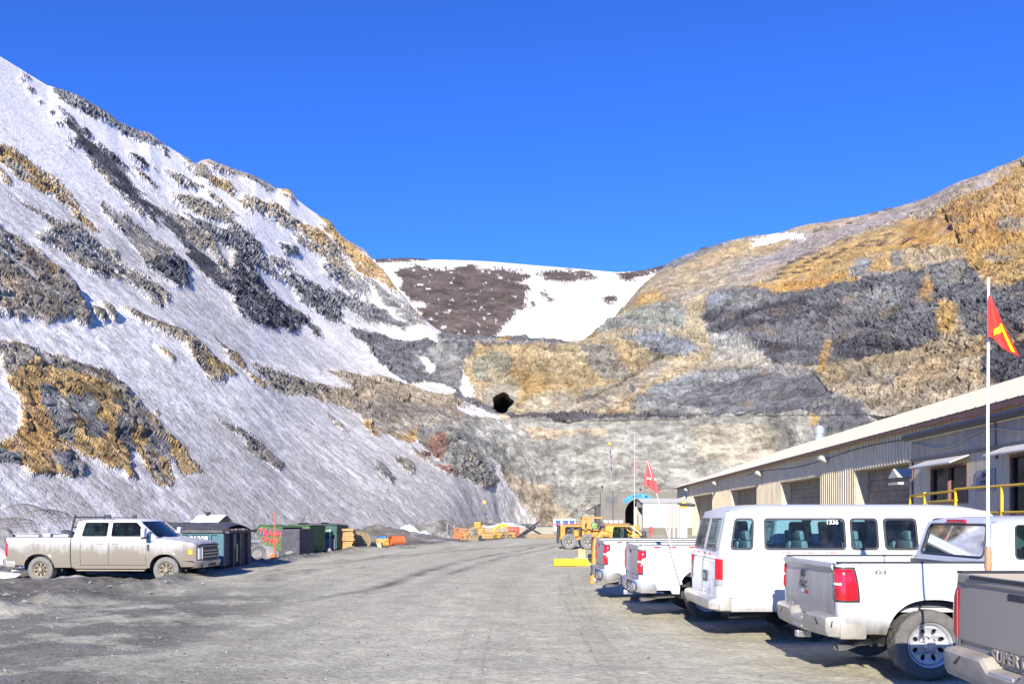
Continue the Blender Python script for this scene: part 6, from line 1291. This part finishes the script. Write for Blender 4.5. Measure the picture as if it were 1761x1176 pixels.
for k, (px, py) in enumerate(((775, 928), (783, 931))):
    q = MB(); 
    for a in (-.3, .3): q.tube([(a, 0, 0), (a, 0, 1.3-.3*k)], .03, 5)
    for z in (.4, .8, 1.1): q.tube([(-.3, 0, z), (.3, 0, z)], .025, 5)
    simple('rack', ['pale grey pipe rack left of the orange crates', 'tan timber rack in front of the orange crates'][k], 'rack', px, py, q, [chrome, wood2][k])
q = MB(); q.lathe([(.001, 0), (.44, 0), (.44, .25), (.46, .3), (.44, .35), (.44, .95), (.001, .95)], 18, axis='z'); simple('steel_drum', 'grey green drum among the orange crates', 'drum', 812, 928, q, mat('drum_grey', (.12, .15, .14), .6), 0, True)
G = thing('rock_drill', 'yellow jumbo drill head standing behind the grey drum', 'machine', tuple(P_(825, 926))); q = MB(); q.box(-.35, .35, -.3, .3, .2, .9, .06); q.box(-.5, .1, -.2, .2, .9, 1.5, .08); q.tube([(-.2, 0, 1.4), (.6, 0, .5), (.7, 0, .1)], .1, 8); q.build('body', yel, G)
for k in range(4):
    q = MB(); q.box(-.62, .62, -.35, .35, .1, .14)
    for x in (-.6, -.2, .2, .56): q.box(x, x+.05, -.36, -.32, .1, .85); 
    for z in (.3, .55, .8): q.box(-.62, .62, -.37, -.33, z, z+.05)
    q.box(-.5, .5, -.3, .3, .14, .6); simple('timber_crate', ['slatted timber crate first from the drill head', 'slatted timber crate second from the drill head', 'slatted timber crate third from the drill head', 'slatted timber crate nearest the red crate'][k], 'crate', 838+k*12.5, 927-k*.6, q, [wood, yel, wood2, wood][k], .05*k)
q = MB(); pts = [(math.cos(a)*.78, 0, .55+math.sin(a)*.62) for a in np.linspace(-.6, 3.5, 20)]; q.tube(pts, .14, 10); simple('yellow_hose', 'bright yellow curled duct arching over the timber crates', 'duct', 864, 925, q, brigh, 0, True)
q = MB(); q.box(-.55, .55, -.35, .35, .2, 1.05, .04)
for z in (.35, .6): q.box(-.56, .56, -.37, -.35, z, z+.06)
q.box(-.5, .5, -.3, .3, 0, .1); simple('red_crate', 'bright red crate between the yellow duct and the concrete barriers', 'crate', 883, 925, q, mat('bright_red', (.55, .04, .03), .5))
for k in range(6):
    q = MB(); q.put([(x, y*(.32 if z < .3 else .16 if z > .5 else .32), z) for x in (-1.35, 1.35) for z, y in ((0, -1), (.28, -1), (.9, -1), (.9, 1), (.28, 1), (0, 1))], [(0, 1, 7, 6), (1, 2, 8, 7), (2, 3, 9, 8), (3, 4, 10, 9), (4, 5, 11, 10), (0, 5, 4, 3, 2, 1), (6, 7, 8, 9, 10, 11)]); g = P_(835+k*1, 926); o = q.build('concrete_barrier', conc2); o.location = (-2.7+k*2.75, 82+.35*k, 0); o.rotation_euler = (0, 0, .12); tag(o, names[0:0] and '' or ['first concrete barrier from the snow foot', 'second concrete barrier, behind the timber crates', 'third concrete barrier, behind the red crate', 'fourth concrete barrier, behind the crossed beams', 'fifth concrete barrier, right of the crossed beams', 'last concrete barrier next to the parked trailer'][k], 'barrier', 'concrete barriers in a row')
for k, (a, b_) in enumerate((((-1.1, 0), (1.0, 1.5)), ((-.2, 1.1), (1.6, .1)), ((-.7, .1), (.7, 1.0)))):
    q = MB(); q.tube([(a[0], 0, a[1]), (b_[0], .2*k, b_[1])], .09, 4); simple('steel_beam', ['longest dark beam of the crossed heap rising right', 'dark beam of the crossed heap falling right', 'short lower dark beam of the crossed heap'][k], 'beam', 908, 925, q, steel_d, 0, False, 'crossed steel beams')
G = thing('warning_sign', 'round orange sign above a dark disc on a thin pole by the snow foot', 'sign', tuple(P_(833, 924))); q = MB(); q.tube([(0, 0, 0), (0, 0, 3.2)], .03, 6); q.build('pole', m_con, G); q = MB(); q.lathe([(.001, -.05), (.16, -.05), (.16, 0), (.001, 0)], 16, (0, 0, 3.3)); q.build('disc', mat('orange_disc', (.9, .35, .02), .5), G); q = MB(); q.lathe([(.001, -.05), (.17, -.05), (.17, 0), (.001, 0)], 16, (.12, 0, 2.2)); q.build('dark_disc', mat('navy_disc', (.03, .04, .1), .5), G)
G = thing('parked_trailer', 'low trailer with blue and white panels parked at the far end', 'trailer', (4.3, 82, 0)); q = MB(); q.box(-.2, 2.0, 0, 1.5, .5, 1.75, .08); q.build('body', mat('white_panel', (.62, .64, .68), .5), G)
for x in (.0, .75, 1.4): q = MB(); q.box(x, x+.5, -.02, .0, 1.0, 1.6); q.build('window', mat('blue_window', (.06, .12, .3), .2), G)
for x in (.2, 1.6): wheel(G, x, .05, .35, .35, .25, 'five', -1, tyre_g, alloy)
q = MB(); q.box(-1.6, 1.6, -.4, .4, 0, .35, .05); simple('timber_stack', 'low stack of tan boards left of the parked trailer', 'boards', 935, 925, q, wood2)
# ------------------------------------------------------------ yellow grader-like loader
M_ = thing('loader', 'low yellow open-cab loader with grey tyres in front of the portal', 'loader', (2.85, 49.6, 0))
for x, y in ((.58, 0), (1.68, -.2), (.58, 1.3), (1.68, 1.5)): wheel(M_, x, y, .46, .46, .32, 'five', -1 if y < 1 else 1, tyre_g, mat('grey_rim', (.24, .23, .20), .8))
q = MB(); q.box(.05, .35, .1, 1.1, .6, 1.42, .04); q.box(.0, 2.0, .2, 1.1, .55, .75, .03); q.box(.3, 1.35, .1, 1.15, 1.33, 1.44, .02); q.box(.85, 1.15, .05, .5, .75, 1.15, .03); q.box(1.35, 2.9, .25, 1.1, .72, 1.12, .06); q.box(2.5, 3.6, .3, 1.0, .9, 1.3, .08); q.build('body', yel, M_)
q = MB(); q.box(.4, 1.3, .2, 1.0, .8, 1.32, .05); q.lathe([(.14, -.1), (.16, .05), (.12, .1)], 16, (.55, .15, 1.15)); q.lathe([(.1, -.1), (.12, .05), (.08, .1)], 16, (1.0, .12, 1.22)); q.build('engine', steel_d, M_)
q = MB()
for x, w_ in ((1.42, .07), (1.75, .11)):
    for y in (.1, 1.1): q.box(x-w_, x+w_, y-.05, y+.05, .7, 1.86)
q.box(1.36, 2.55, .03, .15, 1.84, 1.94); q.box(1.36, 2.55, 1.05, 1.17, 1.84, 1.94); q.box(1.36, 1.46, .1, 1.1, 1.84, 1.93); q.box(1.35, 2.5, .05, 1.1, 1.12, 1.2); q.build('cab_frame', yel, M_)
q = MB(); q.tube([(1.40, .1, 1.9), (1.36, .1, 2.28), (2.2, .1, 2.28), (2.3, .1, 1.94)], .025, 6); q.build('guard', mat('dark_frame', (.12, .10, .12), .6), M_)
q = MB(); q.box(-.55, 1.35, .06, .12, 1.46, 1.52); q.build('red_bar', mat('red_bar_paint', (.6, .05, .035), .5), M_); q = MB(); q.box(-.12, -.0, .1, 1.2, .35, 1.45); q.build('rear_guard', blackp, M_)
q = MB(); q.lathe([(.001, -.05), (.15, -.03), (.17, .05), (.001, .1)], 16, (2.1, -.05, 1.40)); q.build('work_lamp', mat('lime', (.22, .48, .08), .4), M_)
q = MB(); q.tube([(2.3, .1, 1.1), (2.5, 0, 1.5), (2.9, 0, 1.55), (3.2, 0, 1.1)], .05, 8); q.tube([(2.2, .1, 1.2), (2.4, 0, 1.62), (3.0, 0, 1.65), (3.4, .1, 1.3)], .04, 8); q.tube([(1.9, .0, 1.1), (2.1, -.1, 1.45), (2.5, 0, 1.2)], .035, 8); q.build('hydraulic_hose', steel_d, M_, True)
# second, deeper loader wheel seen over the yellow pickup
M2 = thing('forklift', 'yellow forklift whose grey tyre shows right of the yellow pickup windshield', 'forklift', (10.3, 71, 0)); wheel(M2, 1.0, 0, .45, .45, .3, 'five', -1, tyre_g, mat('grey_rim', (.33, .32, .28), .8)); wheel(M2, -1.0, 0, .45, .45, .3, 'five', -1, tyre_g, MATS['grey_rim']); q = MB(); q.box(-1.7, .7, .3, 1.4, .5, 1.2, .1); q.box(-1.6, -.9, .3, 1.4, 1.2, 1.45, .06); q.build('body', yel, M2)
q = MB(); q.box(1.8, 2.1, -.3, 0, .9, 1.3, .03); q.tube([(1.9, -.1, 0), (1.9, -.1, .9)], .05, 6); tag(q.build('fire_point', mat('red_point', (.7, .05, .06), .5)), 'small red and white fire point beside the forklift tyre', 'fire point').location = (9.6, 69, -.2)
# yellow beam, box on pallet
g_ = gnd(953, 973); q = MB(); q.box(0, 2.0, 0, .28, .0, .29, .02); tag(q.build('yellow_beam', brigh), 'bright yellow beam lying on the gravel past the farthest white pickup', 'beam').location = (g_.x, g_.y, .0)
bm_ = bpy.data.objects['yellow_beam']; q = MB()
for x in (.4, 1.3): q.box(x, x+.05, -.03, -.002, .05, .24, .01)
q.build('bracket', MATS['bright_yellow'], bm_); bm_.rotation_euler = (0, 0, .06)
g_ = gnd(1000, 962); q = MB(); q.box(-.35, .35, -.3, .3, 0, .1); tag(q.build('white_pallet', m_white), 'white pallet behind the yellow beam', 'pallet').location = (g_.x, g_.y, 0); q = MB(); q.box(-.16, .16, -.15, .15, 0, .38, .01); tag(q.build('cardboard_box', mat('cardboard', (.62, .40, .18), .8)), 'tan cardboard box on the white pallet', 'box').location = (g_.x, g_.y, .1)
q = MB(); q.tube([(0, 0, 0), (.06, 0, .5), (.12, .1, 1.25), (.3, .1, 1.45), (.55, .1, 1.4)], [.1, .1, .11, .13, .1], 10); tag(q.build('yellow_strut', yel, None, True), 'tan yellow lifting strut leaning by the tailgate of the farthest white pickup', 'strut').location = (2.35, 24.2, 0)
# yellow pickup beyond the white ones
T, hw = pickup('utility_truck', 'short yellow utility truck seen over the beds of the two white pickups', (2.60, 26.2, -.02), 0, 'trucks and van backed out along the right side', L=2.9, W=.92, pm=p_yel, gate_m=steel_d, bump_m=blackp, light='ford', zrail=1.20, zb=1.22, ztop=1.76, bed=.12, wr=.52, wf=2.3, hood_z=1.12, zr=.42, R=.38, ra=.45)
for c in T.children:
    if c.name.startswith('load_bed'): c.data.materials[0] = steel_d
text_mesh('window_writing', 'Services', .15, mat('yellow_lettering', (.6, .5, .08), .5), T, onto(Matrix.Rotation(math.radians(-8), 4, 'Y') @ RX, 1.18, -.90, 1.42), .002)
for k in range(4):
    q = MB(); q.box(-.075, .075, -.14, .14, 0, .10, .03); o = q.build('light_bar', mat('pale_light_bar', (.42, .41, .38), .5), T); o.location = (.35+.16*k, 0, 1.76)
# ------------------------------------------------------------ wire mesh rolls and snow bank on the left
wire = mat('rusty_wire', (.22, .19, .16), .7, var=.2)
def meshroll(label, loc, w, r, a0, a1, nu, nv, rz):
    q = MB(); f = lambda u, v: (u*w+.25*math.sin(v*3), -r*math.cos(a0+(a1-a0)*v)*1.2, r*math.sin(a0+(a1-a0)*v)*(1-.25*u)+.05*math.sin(u*9))
    for i in range(nu+1): q.tube([f(i/nu, j/24) for j in range(25)], .010, 4, False)
    for j in range(nv+1): q.tube([f(i/16, j/nv) for i in range(17)], .010, 4, False)
    o = q.build('wire_mesh_roll', wire); o.location = loc; o.rotation_euler = (0, 0, rz); return tag(o, label, 'wire mesh', 'loose rolls of wire mesh')
meshroll('arched roll of wire mesh, the tall right-hand one on the snow', (-19.75, 33.0, 1.2), 1.65, 1.25, -.2, 2.6, 11, 14, -.25)
meshroll('flattened roll of wire mesh at the left edge, lying lower', (-22.6, 33.6, .95), 2.9, 1.15, .1, 2.5, 16, 12, -.1)
def mound(name, cx, cy, rx, ry, h, c0, c1, sd, n=90, snow=0, kind='structure', rz=0, amp=.3, zb=-.3):
    u, v = np.meshgrid(np.linspace(-1.25, 1.25, n), np.linspace(-1.25, 1.25, n), indexing='ij'); x, y = u.ravel()*rx, v.ravel()*ry
    X = cx+x*math.cos(rz)-y*math.sin(rz); Y = cy+x*math.sin(rz)+y*math.cos(rz); P = np.stack([X, Y, 0*X], 1)
    d = np.sqrt(u.ravel()**2+v.ravel()**2); b = np.clip(1-d, -.35, 1); z = h*np.where(b > 0, b**.8, b)*(1+.35*fbm(P, 1.2/max(rx, ry)*2, 3, sd))+amp*fbm(P, .9, 4, sd+4, .65)*np.clip(b+.3, 0, 1)+zb*.3
    P[:, 2] = z; c = np.tile(np.array(COL[c0]), (len(P), 1)); t = np.clip(fbm(P, .7, 4, sd+9, .6)*3+.3, 0, 1)[:, None]; c = c*(1-t)+np.array(COL[c1])*t
    o = sheet(name, P, n, n, c, np.full(len(P), 0. if snow else 1.), mg if not snow else mhill); o['kind'] = kind; return o
for k, a in enumerate(((-17.6, 67, 6.5, 3, .9), (-10.5, 66, 7.0, 2.6, 1.25), (-6.6, 74, 5.5, 2.4, 1.7), (-2.5, 88, 5, 3, 1.9), (3.4, 92, 7.0, 3, 1.5), (-14.5, 52, 3.5, 1.6, .5))):
    mound('dirt_pile', *a, 'mud', 'gray', 100+k*7, amp=.35)
mound('snow_pile', -8.4, 68.5, 2.6, 2.0, 1.2, 'snow', 'dsnow', 160, snow=1); mound('snow_pile', -1.0, 86, 5, 2.2, 1.5, 'snow', 'dsnow', 167, snow=1)
mound('snow_pile', -18.9, 30.5, 2.3, 1.6, 1.75, 'snow', 'gray', 171, snow=1, amp=.9); mound('snow_pile', -17.4, 32.5, 3.3, 1.4, 1.1, 'dsnow', 'gray', 175, snow=1, amp=.6)
mound('dirt_pile', -18.2, 28.3, 2.0, 1.0, .75, 'mud', 'gray', 181, amp=.4)
# ------------------------------------------------------------ loose stones
def stones(name, n, xr_, yr_, fn, r0, r1, m, seed):
    g = np.random.default_rng(seed); q = MB(); base = np.array([(1, 0, 0), (-1, 0, 0), (0, 1, 0), (0, -1, 0), (0, 0, 1), (0, 0, -1)], float); F_ = [(0, 2, 4), (2, 1, 4), (1, 3, 4), (3, 0, 4), (2, 0, 5), (1, 2, 5), (3, 1, 5), (0, 3, 5)]
    Y = yr_[0]*(yr_[1]/yr_[0])**g.random(n*3); X = g.uniform(*xr_, n*3); k = fn(X, Y, g); X, Y = X[k][:n], Y[k][:n]; Z = gz(np.stack([X, Y, 0*X], 1))
    for x, y, z in zip(X, Y, Z):
        r = r0+(r1-r0)*g.random()**3; P = base*r*(1+.45*g.uniform(-1, 1, (6, 1)))*np.array([1.2, 1, .7]); a = g.uniform(0, 6.28); c, s = math.cos(a), math.sin(a)
        q.put([(x+p[0]*c-p[1]*s, y+p[0]*s+p[1]*c, z+p[2]+r*.3) for p in P], F_)
    me = bpy.data.meshes.new(name); me.from_pydata(q.v, [], q.f); me.materials.append(m); o = bpy.data.objects.new(name, me); sc.collection.objects.link(o); o['kind'] = 'stuff'; return o
lef = lambda X, Y, g: X < np.interp(Y, EY, EX)+g.normal(0, .6, len(X)); mid = lambda X, Y, g: g.random(len(X)) < np.clip(.75-.12*X, .08, 1)
stones('loose_stones', 2600, (-30, 4), (7, 60), lef, .012, .075, mat('stone_grey', (.24, .23, .21), .9, var=.4, vs=2), 3)
stones('loose_gravel', 3000, (-14, 7), (4.5, 40), mid, .006, .020, mat('stone_dark', (.13, .12, .11), .9, var=.6, vs=2), 8)
stones('pale_gravel', 1500, (-14, 7), (4.5, 40), mid, .005, .018, mat('stone_pale', (.5, .48, .43), .9, var=.3, vs=2), 9)
# low scrub on the ochre hillside
hb = bpy.data.objects['hillside']; dg = bpy.context.evaluated_depsgraph_get(); 
def onhill(px, py):
    d = Vector(((px-CX)/F, 1, (HY-py)/F)).normalized(); ok, loc, nr_, idx = hb.ray_cast((0, 0, EYE), d); return loc if ok else None
sh_spots = [(1375, 446), (1385, 440), (1398, 436), (1390, 452), (1378, 460), (1392, 466), (1405, 445), (1420, 437), (1430, 443), (1440, 452), (1445, 437), (1452, 430), (1480, 424), (1490, 418), (1502, 424), (1510, 415), (1520, 418), (1460, 411), (1530, 405), (1568, 412), (1578, 424), (1592, 424), (1560, 416), (1370, 470), (1352, 462), (1362, 452), (1335, 480), (1345, 472), (1318, 485), (1677, 398), (1463, 385), (1505, 368), (1525, 362), (1408, 397), (1360, 391), (1211, 428), (1605, 376)]
sm = mat('dry_scrub', (.20, .155, .12), .9, var=.4, vs=2); rr_ = random.Random(8)
for k, (px, py) in enumerate(sh_spots):
    p_ = onhill(px, py)
    if p_ is None: continue
    q = MB(); w0 = rr_.uniform(1.3, 2.6)
    for j in range(150):
        a = rr_.uniform(0, 6.28); r = math.sqrt(rr_.random())*w0; z = rr_.uniform(.0, .9)*(1-r/w0*.6); s = rr_.uniform(.12, .3); c = Vector((r*math.cos(a), r*math.sin(a)*.6, z)); e1_ = Vector((rr_.uniform(-1, 1), rr_.uniform(-1, 1), rr_.uniform(-1, 1))).normalized()*s; e2_ = e1_.cross(Vector((rr_.uniform(-1, 1), rr_.uniform(-1, 1), 1))).normalized()*s
        q.put([c-e1_, c+e2_, c+e1_], [(0, 1, 2)])
    o = q.build('scrub_bush', sm); o.location = p_; lone = {(1677, 398): 'dark reddish bush standing alone on the ochre slope left of the pennant', (1211, 428): 'dry bush at the left end of the right-hand skyline', (1605, 376): 'dry bush just under the skyline right of the snow patch', (1408, 397): 'dry bush on the skyline right of the long snow patch', (1360, 391): 'dry bush on the skyline above the long snow patch', (1463, 385): 'dry bush on the grey scree below the skyline'}
    tag(o, lone.get((px, py), 'low dry bush among many on the steep ochre hillside above the dark rock wall'), 'bush', 'dry bushes on the hillside')
